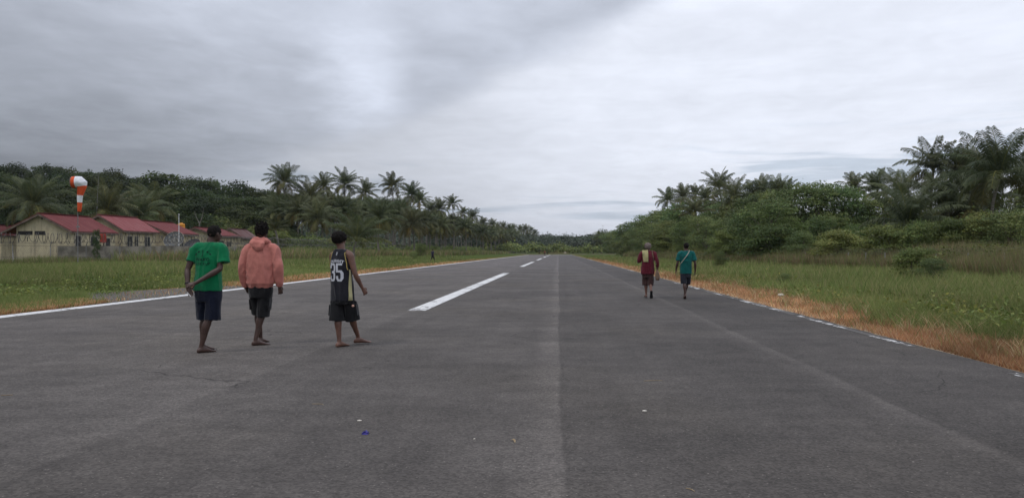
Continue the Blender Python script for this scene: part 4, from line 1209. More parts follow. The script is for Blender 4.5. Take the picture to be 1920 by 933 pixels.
# satellite dishes
M['dish'] = mat_noise('dish_grey', (.085, .09, .09), (.14, .15, .15), 3, 4, .6)
M['dish_dark'] = mat_noise('dish_dark', (.03, .032, .035), (.055, .055, .06), 3, 4, .6)
def dish(x, y, z, rad, tilt, rz, mat, label):
    e = empty('satellite_dish', (x, y, 0))
    s = Soup(); seg = 28; rs = 7
    Mx = Matrix.Translation((0, 0, z)) @ Matrix.Rotation(rz, 4, 'Z') @ Matrix.Rotation(R(tilt), 4, 'X')
    V = []; Fc = []
    for side_ in (0, -.03):
        for i in range(rs):
            q = rad * (i + .25) / (rs - .75)
            for k in range(seg):
                a = 2 * math.pi * k / seg; V.append(Mx @ Vector((q * math.cos(a), q * math.sin(a), .32 * q * q / rad + side_)))
    for L_ in range(2):
        for i in range(rs - 1):
            for k in range(seg):
                a = L_ * rs * seg + i * seg + k; b_ = L_ * rs * seg + i * seg + (k + 1) % seg
                f = (a, b_, b_ + seg, a + seg); Fc.append(f if L_ else f[::-1])
    for k in range(seg):
        a = (rs - 1) * seg + k; b_ = (rs - 1) * seg + (k + 1) % seg; Fc.append((a, b_, b_ + rs * seg, a + rs * seg))
    mesh_py('reflector', V, Fc, mat, e, True)
    s = Soup()
    for k in range(10):
        a = 2 * math.pi * k / 10
        s.tube([Mx @ Vector((q * math.cos(a), q * math.sin(a), .32 * q * q / rad + .015)) for q in (.1, rad * .5, rad)], [.015] * 3, seg=5, sub=2)
    for q in (.35, .68, 1.0):
        pts = [Mx @ Vector((q * rad * math.cos(a), q * rad * math.sin(a), .32 * q * q * rad + .015)) for a in np.linspace(0, 2 * math.pi, 25)]
        s.tube(pts, [.018] * 25, seg=5, sub=1)
    s.build('rib', M['frame'] if mat is M['dish'] else M['dish'], e)
    s = Soup()
    for a in (0, 2.09, 4.19): s.tube([Mx @ Vector((rad * .95 * math.cos(a), rad * .95 * math.sin(a), .3 * rad)), Mx @ Vector((0, 0, rad * .95))], [.015, .015], seg=5, sub=1)
    s.ball(Mx @ Vector((0, 0, rad * .95)), .09); s.build('feed', M['dish'], e)
    s = Soup(); s.tube([(0, .1, -.2), (0, .1, z - .1)], [.06, .06], seg=8, sub=1); s.build('post', M['dish_dark'], e)
    return tag(e, label, 'satellite dish')
dish(X_at(328, 74), 74, Z_at(452, 74), .95, 58, .1, M['dish'], 'large grey ribbed satellite dish in front of the third hut')
dish(X_at(362, 76), 76, Z_at(461, 76), .80, 42, -.15, M['dish_dark'], 'dark satellite dish low before the fourth hut, beside the larger grey dish')

# orange water tank on a stand
M['orange'] = mat_noise('orange_plastic', (.50, .20, .02), (.60, .27, .03), 2, 3, .5)
e = empty('water_tank', (X_at(340, 93), 93, 0)); s = Soup()
zt = Z_at(428, 93); zz = Z_at(417.5, 93); pr = [(0.02, 0), (.40, 0), (.42, .05), (.42, .25), (.40, .28), (.42, .31), (.42, .55), (.36, .66), (.16, .74), (.15, .80), (.02, .80)]
s.rings([((0, 0, zt + b * (zz - zt) / .8), (a, 0, 0), (0, a, 0)) for a, b in pr], 18); s.build('tank', M['orange'], e, True)
s = Soup()
for a, b in ((-.35, -.35), (.35, -.35), (.35, .35), (-.35, .35)): s.box((a, b, zt / 2 - .1), (.1, .1, zt - .1))
s.box((0, 0, zt - .07), (1.0, 1.0, .1)); s.build('stand', M['wood'], e); tag(e, 'orange plastic water tank on a wooden stand behind the third hut roof', 'water tank')

# poles
M['steel'] = mat_noise('galvanised_steel', (.14, .135, .13), (.20, .195, .19), 3, 4, .6)
M['whitepole'] = mat_noise('white_pole', (.55, .55, .55), (.66, .66, .66), 3, 4, .6)
s = Soup(); D = 70; z = Z_at(402, D); s.tube([(0, 0, -.2), (0, 0, z)], [.045, .03], seg=8, sub=1); e = empty('flagpole', (X_at(335.5, D), D, 0)); s.build('pole', M['whitepole'], e)
s = Soup(); s.ball((0, 0, z), .06); s.build('finial', M['whitepole'], e); tag(e, 'thin white flagpole in front of the grey satellite dish', 'flagpole')
s = Soup(); D = 90; z = Z_at(326, D); s.tube([(0, 0, -.2), (.1, 0, z * .6), (.35, 0, z)], [.04, .03, .015], seg=7, sub=2); e = empty('radio_mast', (X_at(180, D), D, 0)); s.build('pole', M['steel'], e)
s = Soup(); s.box((.12, 0, z * .62), (.10, .10, .25)); s.build('junction_box', M['steel'], e); tag(e, 'very thin grey radio mast rising behind the second hut', 'mast')

# windsock
def stripes_mat(name, c):
    return mat_noise(name, c, tuple(v * .85 for v in c), 5, 4, .7, .2)
M['sock_w'] = stripes_mat('white_cloth', (.78, .78, .80)); M['sock_o'] = stripes_mat('orange_cloth', (.66, .085, .020))
D = 50.0; e = empty('windsock', (X_at(146, D), D, Hf(X_at(146, D), D)), R(12))
s = Soup(); zt = Z_at(345, D); s.tube([(0, 0, -.2), (0, 0, zt)], [.026, .022], seg=10, sub=1); s.build('pole', M['steel'], e)
s = Soup(); s.box((0, 0, 2.9), (.16, .16, .10)); s.box((0, 0, zt - .02), (.14, .14, .08)); s.tube([(0, 0, zt), (-.22, 0, zt + .02)], [.02, .02], seg=6, sub=1); s.build('swivel_bracket', M['steel'], e)
cen = [(-.34, 0, -.02), (-.10, 0, .02), (.10, -.01, .0), (.22, -.02, -.12), (.24, -.03, -.34), (.20, -.03, -.60), (.15, -.02, -.88), (.11, 0, -1.15), (.10, .02, -1.42), (.10, .02, -1.70), (.08, .03, -1.98)]
dirs = [(1, 0, 0), (1, 0, 0), (1, 0, -.35), (.5, 0, -1), (.1, 0, -1), (-.1, 0, -1), (-.12, 0, -1), (-.05, 0, -1), (0, 0, -1), (-.03, 0, -1), (-.05, 0, -1)]
rad = [.38, .38, .40, .37, .29, .225, .18, .16, .145, .13, .11]
rs = []
for i in range(len(cen)):
    d = Vector(dirs[i]).normalized(); Vv = Vector((0, 1, 0)); Uu = Vv.cross(d)
    pin = .8 if i > 3 else 1
    rs.append((Vector(cen[i]) + Vector((0, 0, zt)), Uu * rad[i], Vv * rad[i] * pin))
# subdivide rings
rs2 = []
for i in range(len(rs) - 1):
    for j in range(4):
        t = j / 4; rs2.append(tuple(Vector(a).lerp(Vector(b), t) for a, b in zip(rs[i], rs[i + 1])))
rs2.append(rs[-1])
V = []; Fc = []; MI = []; seg = 28
for i, (c, U, Wv) in enumerate(rs2):
    for k in range(seg):
        a = 2 * math.pi * k / seg
        w = 1 + (.05 * math.sin(5 * a + i * .4) * min(1, i / 14))
        V.append(c + (U * math.cos(a) + Wv * math.sin(a)) * w)
nr = len(rs2)
for i in range(nr - 1):
    for k in range(seg):
        Fc.append((i * seg + k, i * seg + (k + 1) % seg, (i + 1) * seg + (k + 1) % seg, (i + 1) * seg + k))
        MI.append(1 if (i < 4 or 15 <= i < 24 or i >= 31) else 0)
so = mesh_py('sock', V, Fc, [M['sock_w'], M['sock_o']], e, True, MI)
m_ = so.modifiers.new('t', 'SOLIDIFY'); m_.thickness = .004
s = Soup(); pts = [rs2[0][0] + rs2[0][1] * math.cos(a) + rs2[0][2] * math.sin(a) for a in np.linspace(0, 2 * math.pi, 25)]
s.tube(pts, [.015] * 25, seg=6, sub=1); s.build('hoop', M['steel'], e)
tag(e, 'orange and white striped windsock hanging limp on its pole before the nearest hut', 'windsock')

# ------------------------------------------------------------------ wire fences
M['wire'] = mat_noise('dull_wire', (.045, .042, .038), (.085, .078, .07), 3, 3, .6)
M['fpost'] = mat_noise('fence_post', (.20, .19, .175), (.32, .31, .29), 2, 4, .8)
def fence(PL, label, spacing, hpost, coil_r, group=None, braces=True, mesh_=True, wr=.012):
    tot = sum(math.hypot(b[0] - a[0], b[1] - a[1]) for a, b in zip(PL, PL[1:]))
    x0, y0, a0 = poly_at(PL, 0); e = empty('wire_fence', (x0, y0, Hf(x0, y0))); O = Vector((x0, y0, Hf(x0, y0)))
    rr = random.Random(4)
    n = int(tot / spacing); tilt = R(40)
    for i in range(n + 1):
        x, y, a = poly_at(PL, min(i * spacing, tot - .01)); z = Hf(x, y)
        s = Soup(); b_ = Vector((x, y, z)) - O
        out = Vector((math.sin(a), -math.cos(a), 0))
        lean = Vector((rr.uniform(-.04, .04), rr.uniform(-.04, .04), 0))
        s.tube([b_ + Vector((0, 0, -.3)), b_ + Vector((0, 0, hpost)) + lean, b_ + Vector((0, 0, hpost + (.32 if coil_r else .05))) + lean + out * (.30 if coil_r else .01)], [.035, .032, .028], seg=6, sub=1)
        s.build('post', M['fpost'], e)
        if braces and i % 4 == 1:
            s = Soup(); s.tube([b_ + out * 1.0 + Vector((0, 0, -.1)), b_ + Vector((0, 0, hpost * .68))], [.035, .035], seg=6, sub=1); s.build('brace', M['fpost'], e)
    s = Soup()
    # line wires
    hs = (.15, hpost * .5, hpost - .02)
    m = int(tot / 1.5)
    pts = [poly_at(PL, min(k * 1.5, tot - .01)) for k in range(m + 1)]
    for hh in hs:
        P_ = [Vector((x, y, Hf(x, y) + hh + .02 * math.sin(k * 1.7))) - O for k, (x, y, a) in enumerate(pts)]
        for k in range(len(P_) - 1): s.tube([P_[k], P_[k + 1]], [wr, wr], seg=4, sub=1, rounded=False)
    for q in (.3, .65, 1.0):
        P_ = [Vector((x + math.sin(a) * .3 * q, y - math.cos(a) * .3 * q, Hf(x, y) + hpost + .32 * q + .02 * math.sin(k * 2.1 + q))) - O for k, (x, y, a) in enumerate(pts)]
        for k in range(len(P_) - 1): s.tube([P_[k], P_[k + 1]], [wr, wr], seg=4, sub=1, rounded=False)
    s.build('line_wire', M['wire'], e)
    if mesh_:     # chain link, seen as ribbons
        V = []; Fc = []
        pitch = .14
        for sgn in (-1, 1):
            for k in range(int(tot / pitch)):
                d0 = k * pitch; d1 = d0 + sgn * hpost
                if d1 < 0 or d1 > tot: continue
                nseg = 2
                prev = None
                for q in range(nseg + 1):
                    x, y, a = poly_at(PL, d0 + (d1 - d0) * q / nseg)
                    p_ = Vector((x, y, Hf(x, y) + hpost * q / nseg)) - O; w = Vector((math.cos(a) * .004, math.sin(a) * .004, 0))
                    V += [p_ - w, p_ + w]
                    if q: b_ = len(V); Fc.append((b_ - 4, b_ - 3, b_ - 1, b_ - 2))
        mesh_py('chain_link', V, Fc, M['wire'], e)
    if coil_r:    # razor coil sagging between posts
        V = []; Fc = []; pitch = .30; ns = 12; t = 0
        nt_ = int(tot / pitch) * ns
        for k in range(nt_):
            d = k / ns * pitch; x, y, a = poly_at(PL, d); ph = 2 * math.pi * k / ns
            wob = 1 + .14 * math.sin(d * 1.3) + .1 * math.sin(d * 3.1 + 1)
            rad_ = coil_r * wob
            c = Vector((x + math.sin(a) * .15, y - math.cos(a) * .15, Hf(x, y) + hpost + .34 + coil_r * .72 - .06 * math.sin(d * .9) ** 2))
            u = Vector((math.cos(a), math.sin(a), 0)); w_ = Vector((math.sin(a), -math.cos(a), 0))
            p_ = c + w_ * rad_ * math.cos(ph) + Vector((0, 0, rad_ * math.sin(ph))) + u * .10 * math.sin(ph * .5 + d) - O
            th = .019
            V += [p_ + u * th, p_ - u * th, p_ + Vector((0, 0, th)) + w_ * th]
            if k:
                b_ = len(V) - 6
                for q in range(3): Fc.append((b_ + q, b_ + (q + 1) % 3, b_ + 3 + (q + 1) % 3, b_ + 3 + q))
        mesh_py('razor_wire_coil', V, Fc, M['wire'], e)
    return tag(e, label, 'fence', group)
fence(FPL, 'wire mesh fence topped by a coil of razor wire in front of the huts', 2.5, 1.85, .40)
fence([(24.2, 30), (23.0, 50), (22.5, 70), (20, 100)], 'old wire fence nearly swallowed by the tall reddish grass', 3.2, 1.25, 0, braces=False, mesh_=False, wr=.006)

# ------------------------------------------------------------------ small litter on the runway
def at_ground(px, py):
    Y = CAM_H * 1400 / (py - 471); return X_at(px, Y), Y
def litter(name, px, py, s, mat, label, cat, group=None, rz=0.0):
    x, y = at_ground(px, py); o = s.build(name, mat, smooth=True); o.location = (x, y, 0); o.rotation_euler.z = rz
    return tag(o, label, cat, group)
M['wrap'] = mat_noise('blue_foil', (.012, .012, .16), (.05, .04, .30), 30, 4, .3, .8, .01, .5)
M['shell'] = mat_noise('pale_shell', (.55, .50, .42), (.66, .62, .55), 20, 4, .7)
M['twig'] = mat_noise('dry_twig', (.22, .16, .09), (.34, .26, .16), 20, 4, .9)
rr = random.Random(12)
V = []; Fc = []
for i in range(6):
    for j in range(5):
        V.append(((i - 2.5) * .009, (j - 2) * .010, .018 * math.exp(-((i - 2.5) / 2) ** 2) + .012 * rr.random() + .001))
for i in range(5):
    for j in range(4): a = i * 5 + j; Fc.append((a, a + 5, a + 6, a + 1))
b_ = len(V); V += [(v[0], v[1], .0005) for v in V[:30]]
Fc += [(a + 30, a + 31, a + 36, a + 35) for a in [i * 5 + j for i in range(5) for j in range(4)]]
rim = [i * 5 for i in range(6)] + [25 + j for j in range(1, 5)] + [i * 5 + 4 for i in range(4, -1, -1)] + [j for j in range(3, 0, -1)]
Fc += [(rim[k], rim[(k + 1) % len(rim)], rim[(k + 1) % len(rim)] + 30, rim[k] + 30) for k in range(len(rim))]
s = Soup(); s.add(V, Fc); litter('candy_wrapper', 685, 813, s, M['wrap'], 'crumpled blue foil wrapper lying on the asphalt', 'wrapper')
s = Soup(); s.ball((0, 0, .006), (.020, .011, .006)); litter('shell_fragment', 674, 789, s, M['shell'], 'flat white shell fragment just beyond the blue wrapper', 'shell')
s = Soup(); s.ball((0, 0, .007), (.018, .015, .007)); s.ball((.012, .004, .006), (.012, .010, .005)); litter('shell_fragment', 1208, 771, s, M['shell'], 'white rounded shell fragment alone on the darker paving pass', 'shell')
s = Soup(); s.ball((0, 0, .005), (.007, .006, .005)); litter('pebble', 889.5, 823, s, M['shell'], 'tiny pale pebble near the curled dry leaf', 'pebble')
s = Soup(); s.tube([(-.02, .03, .006), (-.005, .02, .016), (.008, 0, .012), (.012, -.03, .005)], [.003, .008, .008, .002], seg=6, flat=.3); litter('dry_leaf', 963, 828, s, M['twig'], 'small curled dry leaf on the asphalt beside the pale seam', 'leaf')
s = Soup(); s.tube([(-.10, 0, .004), (-.02, .012, .005), (.10, .02, .004)], [.0025, .003, .002], seg=5); litter('dry_stalk', 1225, 714, s, M['twig'], 'straight dry grass stalk on the darker paving pass beyond the shell', 'stalk')
s = Soup(); s.tube([(-.02, .025, .004), (.005, 0, .006), (.02, -.03, .004)], [.002, .003, .002], seg=5); litter('dry_stalk', 1294, 918, s, M['twig'], 'short dry stalk on the darkest paving nearest the camera', 'stalk')
s = Soup(); s.tube([(-.07, .02, .004), (.02, .01, .005), (.05, -.03, .004)], [.002, .0025, .0015], seg=5); litter('dry_stalk', 598, 758, s, M['twig'], 'thin bent dry stalk beyond the white shell fragment', 'stalk')
s = Soup(); s.tube([(-.05, 0, .004), (.05, .012, .005)], [.003, .003], seg=5, sub=1); litter('dry_stalk', 12, 741, s, M['twig'], 'dry stalk lying by the outermost hut side of the asphalt', 'stalk')
s = Soup(); s.ball((0, 0, .05), (.10, .06, .05)); s.ball((.06, .03, .04), (.06, .05, .04)); litter('plastic_scrap', 1464, 556, s, M['shell'], 'white plastic scrap caught in the brown verge', 'plastic scrap')

# ------------------------------------------------------------------ people
def skin_mat(name, c):
    m, t, b = mat_new(name)
    p = objc(t); f = noise_n(t, p, 9, 5, .6)
    L(t, mixc(t, mrange(t, f, .35, .65, 0, 1), c, tuple(v * .72 for v in c)), b.inputs['Base Color'])
    b.inputs['Roughness'].default_value = .5; b.inputs['Specular IOR Level'].default_value = .4
    bump(t, b, noise_n(t, p, 160, 3), .15, .001); return m
def cloth_mat(name, c, c2=None, weave=400, rough=.95):
    m, t, b = mat_new(name)
    p = objc(t); f = noise_n(t, p, 6, 6, .6); f2 = noise_n(t, p, 40, 4, .6)
    c2 = c2 or tuple(v * .78 for v in c)
    cc = mixc(t, mrange(t, f, .35, .65, 0, 1), c, c2)
    cc = mixc(t, mrange(t, f2, .4, .7, 0, .25), cc, tuple(v * .6 for v in c))
    L(t, cc, b.inputs['Base Color']); b.inputs['Roughness'].default_value = rough; b.inputs['Specular IOR Level'].default_value = .1
    b.inputs['Sheen Weight'].default_value = .15
    bump(t, b, noise_n(t, p, weave, 2), .3, .001); return m
M['hair'] = mat_noise('black_hair', (.008, .007, .006), (.018, .015, .014), 60, 5, .95, .9, .01, .1, bscale=120)
M['sole'] = mat_noise('pale_sole', (.20, .12, .085), (.14, .08, .06), 12, 3, .6)

def lerp3(a, b, t): return Vector(a).lerp(Vector(b), t)
def hand(s, wrist, d, palm_n, curl=35, side=1, sc=1.0):
    """palm and five fingers: d points along the hand, palm_n out of the palm"""
    w = Vector(wrist); d = Vector(d).normalized(); n = Vector(palm_n); n = (n - d * n.dot(d)).normalized()
    u = d.cross(n) * side                       # towards the thumb
    pl = .095 * sc
    rs = []
    for t, hw, th in ((-.12, .022, .020), (0, .026, .020), (.3, .033, .017), (.65, .040, .016), (1.0, .042, .014), (1.1, .036, .010)):
        rs.append((w + d * pl * t, u * hw * sc, n * th * sc))
    s.rings(rs, 14)
    for k, (off, ln) in enumerate(((.031, .072), (.0105, .080), (-.0105, .074), (-.031, .058))):
        p = w + d * pl * .92 + u * off * sc; fan = off * 2.2
        dd = (d + u * fan).normalized(); cr = R(curl * (.7 + .12 * k)); pts = [p - dd * .02 * sc]
        rad = [.0092 * sc]
        ang = cr * .35
        for seg_, q in enumerate((.45, .31, .24)):
            v = dd * math.cos(ang) + n * math.sin(ang); p = p + v * ln * q * sc; pts.append(p.copy()); rad.append((.0086, .0078, .0066)[seg_] * sc); ang += cr
        s.tube(pts, rad, seg=8, sub=2)
    p0 = w + d * pl * .18 + u * .022 * sc
    p1 = p0 + (d * .55 + u * .75 + n * .25).normalized() * .036 * sc; p2 = p1 + (d * .85 + u * .35 + n * .35).normalized() * .030 * sc; p3 = p2 + (d * .95 + n * .4).normalized() * .024 * sc
    s.tube([p0, p1, p2, p3], [.015 * sc, .012 * sc, .0095 * sc, .0075 * sc], seg=8, sub=2)
def foot(s, ankle, yaw, sc=1.0, pitch=0.0, toes=True):
    """yaw: direction the toes point (0 = +y, positive towards +x)"""
    a = Vector(ankle); f = Vector((math.sin(yaw) * math.cos(pitch), math.cos(yaw) * math.cos(pitch), math.sin(pitch))); u = Vector((math.cos(yaw), -math.sin(yaw), 0))
    z = u.cross(f)
    def P_(x, y, h): return a + f * x * sc + u * y * sc + z * (h - .085) * sc
    rs = []
    for x, hw, h0, h1 in ((-.062, .012, .012, .035), (-.052, .027, .002, .060), (-.02, .033, 0, .082), (.02, .033, .0, .090), (.06, .034, .002, .074), (.10, .041, 0, .052), (.14, .047, 0, .034), (.165, .044, 0, .027), (.18, .030, .003, .02)):
        rs.append((P_(x, 0, (h0 + h1) / 2), u * hw * sc, z * (h1 - h0) / 2 * sc))
    s.rings(rs, 16)
    if toes:
        for y, x, r_ in ((-.032, .198, .0125), (-.011, .200, .0088), (.007, .194, .0085), (.022, .186, .008), (.036, .174, .008)):
            y = y if True else -y
            s.tube([P_(.15, y, .014), P_(x - .01, y, .013), P_(x, y, .010)], [r_ * sc, r_ * sc, r_ * .85 * sc], seg=8, sub=1)
def person(name_label, loc, sp, rz=0.0):
    """sp: joints in metres about the feet; the figure looks to +y"""
    e = empty('person', (loc[0], loc[1], loc[2] if len(loc) > 2 else 0), rz)
    vx = sp.get('voxel', .0065)
    b = Soup(); hd = Vector(sp['head']); hs = sp.get('hs', 1.0)
    yaw = sp.get('head_yaw', 0); Hm = Matrix.Rotation(-yaw, 3, 'Z') @ Matrix.Rotation(sp.get('head_pitch', 0), 3, 'X')
    def hp(x, y, z): return hd + Hm @ Vector((x, y, z)) * hs
    # head
    b.ball(hp(0, -.012, .022), Vector((.075, .092, .088)) * hs, Hm, 18)
    b.ball(hp(0, .018, -.035), Vector((.060, .070, .075)) * hs, Hm, 16)
    b.ball(hp(0, .052, -.082), Vector((.030, .028, .022)) * hs, Hm)                 # chin
    b.tube([hp(0, .088, .012), hp(0, .105, -.022), hp(0, .098, -.030)], [.008 * hs, .014 * hs, .015 * hs], seg=8)  # nose
    for q in (-1, 1):
        b.ball(hp(q * .017, .092, -.030), .010 * hs, None, 8)                        # nostril wings
        b.ball(hp(q * .030, .078, .030), Vector((.022, .010, .007)) * hs, Hm)          # brow
        b.ball(hp(q * .043, .060, -.018), Vector((.018, .018, .016)) * hs, Hm)         # cheek
        b.rings([(hp(q * .072, -.008, -.005) + Hm @ Vector((q * .001 * i * 4, -.004 * i, 0)), Hm @ Vector((0, .013 + .003 * i, 0)) * hs, Hm @ Vector((0, 0, .026 + .003 * i)) * hs) for i in range(3)], 10)   # ear
    b.ball(hp(0, .088, -.056), Vector((.024, .010, .006)) * hs, Hm); b.ball(hp(0, .086, -.068), Vector((.020, .011, .007)) * hs, Hm)   # lips
    # neck and torso
    ch = Vector(sp['chest']); pv = Vector(sp['pelvis']); ty = sp.get('torso_yaw', 0)
    Tm = Matrix.Rotation(-ty, 3, 'Z'); Ux = Tm @ Vector((1, 0, 0)); Uy = Tm @ Vector((0, 1, 0)); k = sp.get('build', 1.0)
    nb = ch + Vector((0, 0, .085)) * sp.get('ts', 1)
    b.tube([nb - Vector((0, 0, .05)), nb.lerp(hd, .45), hp(0, -.02, -.03)], [.066 * hs, .056 * hs, .055 * hs], seg=14)
    w1 = pv.lerp(ch, .30); w2 = pv.lerp(ch, .65)
    b.rings([(pv - Vector((0, 0, .10)), Ux * .12 * k, Uy * .09 * k), (pv, Ux * .158 * k, Uy * .105 * k), (w1, Ux * .138 * k, Uy * .095 * k), (w2, Ux * .150 * k, Uy * .105 * k),
             (ch - Vector((0, 0, .06)), Ux * .170 * k, Uy * .112 * k), (ch + Vector((0, 0, .02)), Ux * .165 * k, Uy * .095 * k), (ch + Vector((0, 0, .075)), Ux * .10 * k, Uy * .07 * k), (nb, Ux * .06 * k, Uy * .055 * k)], 22)
    for q in (-1, 1):
        b.ball(pv + Ux * .065 * q - Uy * .030 + Vector((0, 0, -.06)), Vector((.080, .065, .085)) * k)   # buttocks
    # arms
    for key, q in (('armL', -1), ('armR', 1)):
        S_, E_, Wr, Hd = [Vector(v) for v in sp[key][:4]]; curl = sp[key][4] if len(sp[key]) > 4 else 35
        b.tube([ch + Ux * .06 * q * k + Vector((0, 0, .045)), S_.lerp(ch, .35) + Vector((0, 0, .03)), S_, S_.lerp(E_, .35), E_], [.05 * k, .056 * k, .056 * k, .050 * k, .036 * k], seg=14)
        b.tube([E_, E_.lerp(Wr, .28), E_.lerp(Wr, .7), Wr], [.037 * k, .041 * k, .030 * k, .024 * k], seg=14)
        pn = sp.get('palm' + key[-1], (-q, 0, 0))
        hand(b, Wr, Hd - Wr, pn, curl, sp.get('thumb' + key[-1], q), .92 * sp.get('hands', 1))
    # legs
    for key, q in (('legL', -1), ('legR', 1)):
        Hp, K_, A_ = [Vector(v) for v in sp[key][:3]]; fy = sp[key][3]; fp = sp[key][4] if len(sp[key]) > 4 else 0
        b.tube([Hp, Hp.lerp(K_, .35), Hp.lerp(K_, .75), K_], [.088 * k, .082 * k, .062 * k, .053 * k], seg=16)
        back = Vector((-math.sin(fy), -math.cos(fy), 0)) * .018
        b.tube([K_, K_.lerp(A_, .28) + back, K_.lerp(A_, .62) + back * .4, A_ + Vector((0, 0, .02)), A_ - Vector((0, 0, .03))], [.051 * k, .055 * k, .040 * k, .031 * k, .032 * k], seg=14)
        foot(b, A_, fy, sp.get('feet', 1.0), fp)
    body = b.remesh('body', vx, sp['skin'], e, 3)
    # soles and palms are paler
    return e
def folds(seed, amp=.006, vert=1.0, hem=None):
    o_ = Vector((seed * 3.1, seed * 1.7, seed))
    def f(c, n):
        p = Vector((c.x * 9, c.y * 9, c.z * 3.2 * vert)) + o_
        a = noise.noise(p + Vector((0, 0, noise.noise(p * .6) * 1.5)))
        b_ = 1 - 2 * abs(noise.noise(Vector((c.x * 15 + c.z * 6, c.y * 15, c.z * 11 - c.x * 5)) + o_))
        rid = 1 - abs(a) * 2.4
        return amp * (1.5 * rid - .75) + amp * .35 * (b_ - .5)
    return f
def garment(name, s, mat, e, voxel=.007, amp=.006, seed=1, vert=1.0, it=2):
    return s.remesh(name, voxel, mat, e, it, folds(seed, amp, vert))
def trunk_rings(s, rows, Tm, seg=26, power=.9):
    rs = []
    for (x, y, z, rx, ry) in rows: rs.append(((x, y, z), Tm @ Vector((rx, 0, 0)), Tm @ Vector((0, ry, 0))))
    s.rings(rs, seg, power=power)
def decal(name, V2, F, surf_bvh, mat, parent, off=.003, frame=None):
    """drape a flat print (x,z) on the back of a garment"""
    V = []; bad = set()
    c, sx_, fy_ = frame or (Vector((0, 0, 0)), Vector((1, 0, 0)), Vector((0, 1, 0)))
    for i, (x, z) in enumerate(V2):
        o_ = c + sx_ * x - fy_ * 1.5; o_.z = z
        h = surf_bvh.ray_cast(o_, fy_)
        if not h[0]: bad.add(i); V.append(o_)
        else: V.append(h[0] - fy_ * off)
    return mesh_py(name, V, [f for f in F if not bad & set(f)], mat, parent)
def bvh_of(o):
    me = o.data; return BVHTree.FromPolygons([v.co for v in me.vertices], [p.vertices for p in me.polygons])
def text_flat(txt, size, bold=0.0, spacing=1.0, sx=1.0):
    cu_ = bpy.data.curves.new('t', 'FONT'); cu_.body = txt; cu_.size = size; cu_.align_x = 'CENTER'; cu_.offset = bold; cu_.space_character = spacing; cu_.resolution_u = 3
    o = bpy.data.objects.new('t', cu_); COL.objects.link(o)
    dg = bpy.context.evaluated_depsgraph_get(); me = bpy.data.meshes.new_from_object(o.evaluated_get(dg))
    bm = bmesh.new(); bm.from_mesh(me); bmesh.ops.remove_doubles(bm, verts=bm.verts, dist=1e-5)
    bmesh.ops.triangulate(bm, faces=bm.faces)
    for _ in range(3):
        ed = [x for x in bm.edges if x.calc_length() > size * .22]
        if not ed: break
        bmesh.ops.subdivide_edges(bm, edges=ed, cuts=1); bmesh.ops.triangulate(bm, faces=bm.faces)
    V = [(v.co.x * sx, v.co.y) for v in bm.verts]; bm.verts.index_update(); F = [tuple(v.index for v in f.verts) for f in bm.faces]
    bm.free(); bpy.data.objects.remove(o); bpy.data.curves.remove(cu_)
    return V, F
def stroke_flat(paths, w, n=6):
    """mitred strokes, no overlaps; paths of (x, z)"""
    V = []; F = []
    for path, closed in paths:
        P_ = [Vector((a, b_, 0)) for a, b_ in path]; m = len(P_); Lr = []
        for i in range(m):
            d0 = (P_[i] - P_[i - 1]).normalized() if (i or closed) else None
            d1 = (P_[(i + 1) % m] - P_[i]).normalized() if (i < m - 1 or closed) else None
            if d0 is None: d0 = d1
            if d1 is None: d1 = d0
            n0 = Vector((-d0.y, d0.x, 0)); n1 = Vector((-d1.y, d1.x, 0)); nn = (n0 + n1).normalized(); k_ = 1 / max(.5, nn.dot(n0))
            Lr.append((P_[i] + nn * w / 2 * k_, P_[i] - nn * w / 2 * k_))
        rng_ = range(m if closed else m - 1)
        for i in rng_:
            a, b_ = Lr[i]; c, d = Lr[(i + 1) % m]
            for j in range(n):
                t0, t1 = j / n, (j + 1) / n; q = len(V)
                V += [tuple(a.lerp(c, t0).xy), tuple(b_.lerp(d, t0).xy), tuple(b_.lerp(d, t1).xy), tuple(a.lerp(c, t1).xy)]; F.append((q, q + 1, q + 2, q + 3))
    return V, F

def hair_cap(e, hd, r, yaw=0, seed=1, amp=.012, up=.03, back=.012, vox=.007, freq=26, spikes=0, low=-.045):
    s = Soup(); Hm = Matrix.Rotation(-yaw, 3, 'Z'); c = Vector(hd) + Hm @ Vector((0, -back, up))
    s.ball(c, r, Hm, 20); s.ball(Vector(hd) + Hm @ Vector((0, -.045, low + .03)), (r[0] * .88, r[1] * .55, .055), Hm, 14)
    rr_ = random.Random(seed)
    for i in range(spikes):
        a = rr_.uniform(0, 6.28); z = rr_.uniform(.05, 1)
        d = Vector((math.cos(a) * math.sqrt(1 - z * z), math.sin(a) * math.sqrt(1 - z * z), z)); p = c + Vector((d.x * r[0], d.y * r[1], d.z * r[2])) * .85
        s.tube([p, p + (d + Vector((0, 0, .4))) * rr_.uniform(.022, .042)], [.011, .006], seg=6, sub=1)
    o_ = Vector((seed, seed * 2, 0))
    return s.remesh('hair', vox, M['hair'], e, 1, lambda q, n: amp * noise.noise(q * freq + o_) + amp * .5 * noise.noise(q * freq * 2.7 + o_))

GPp = None
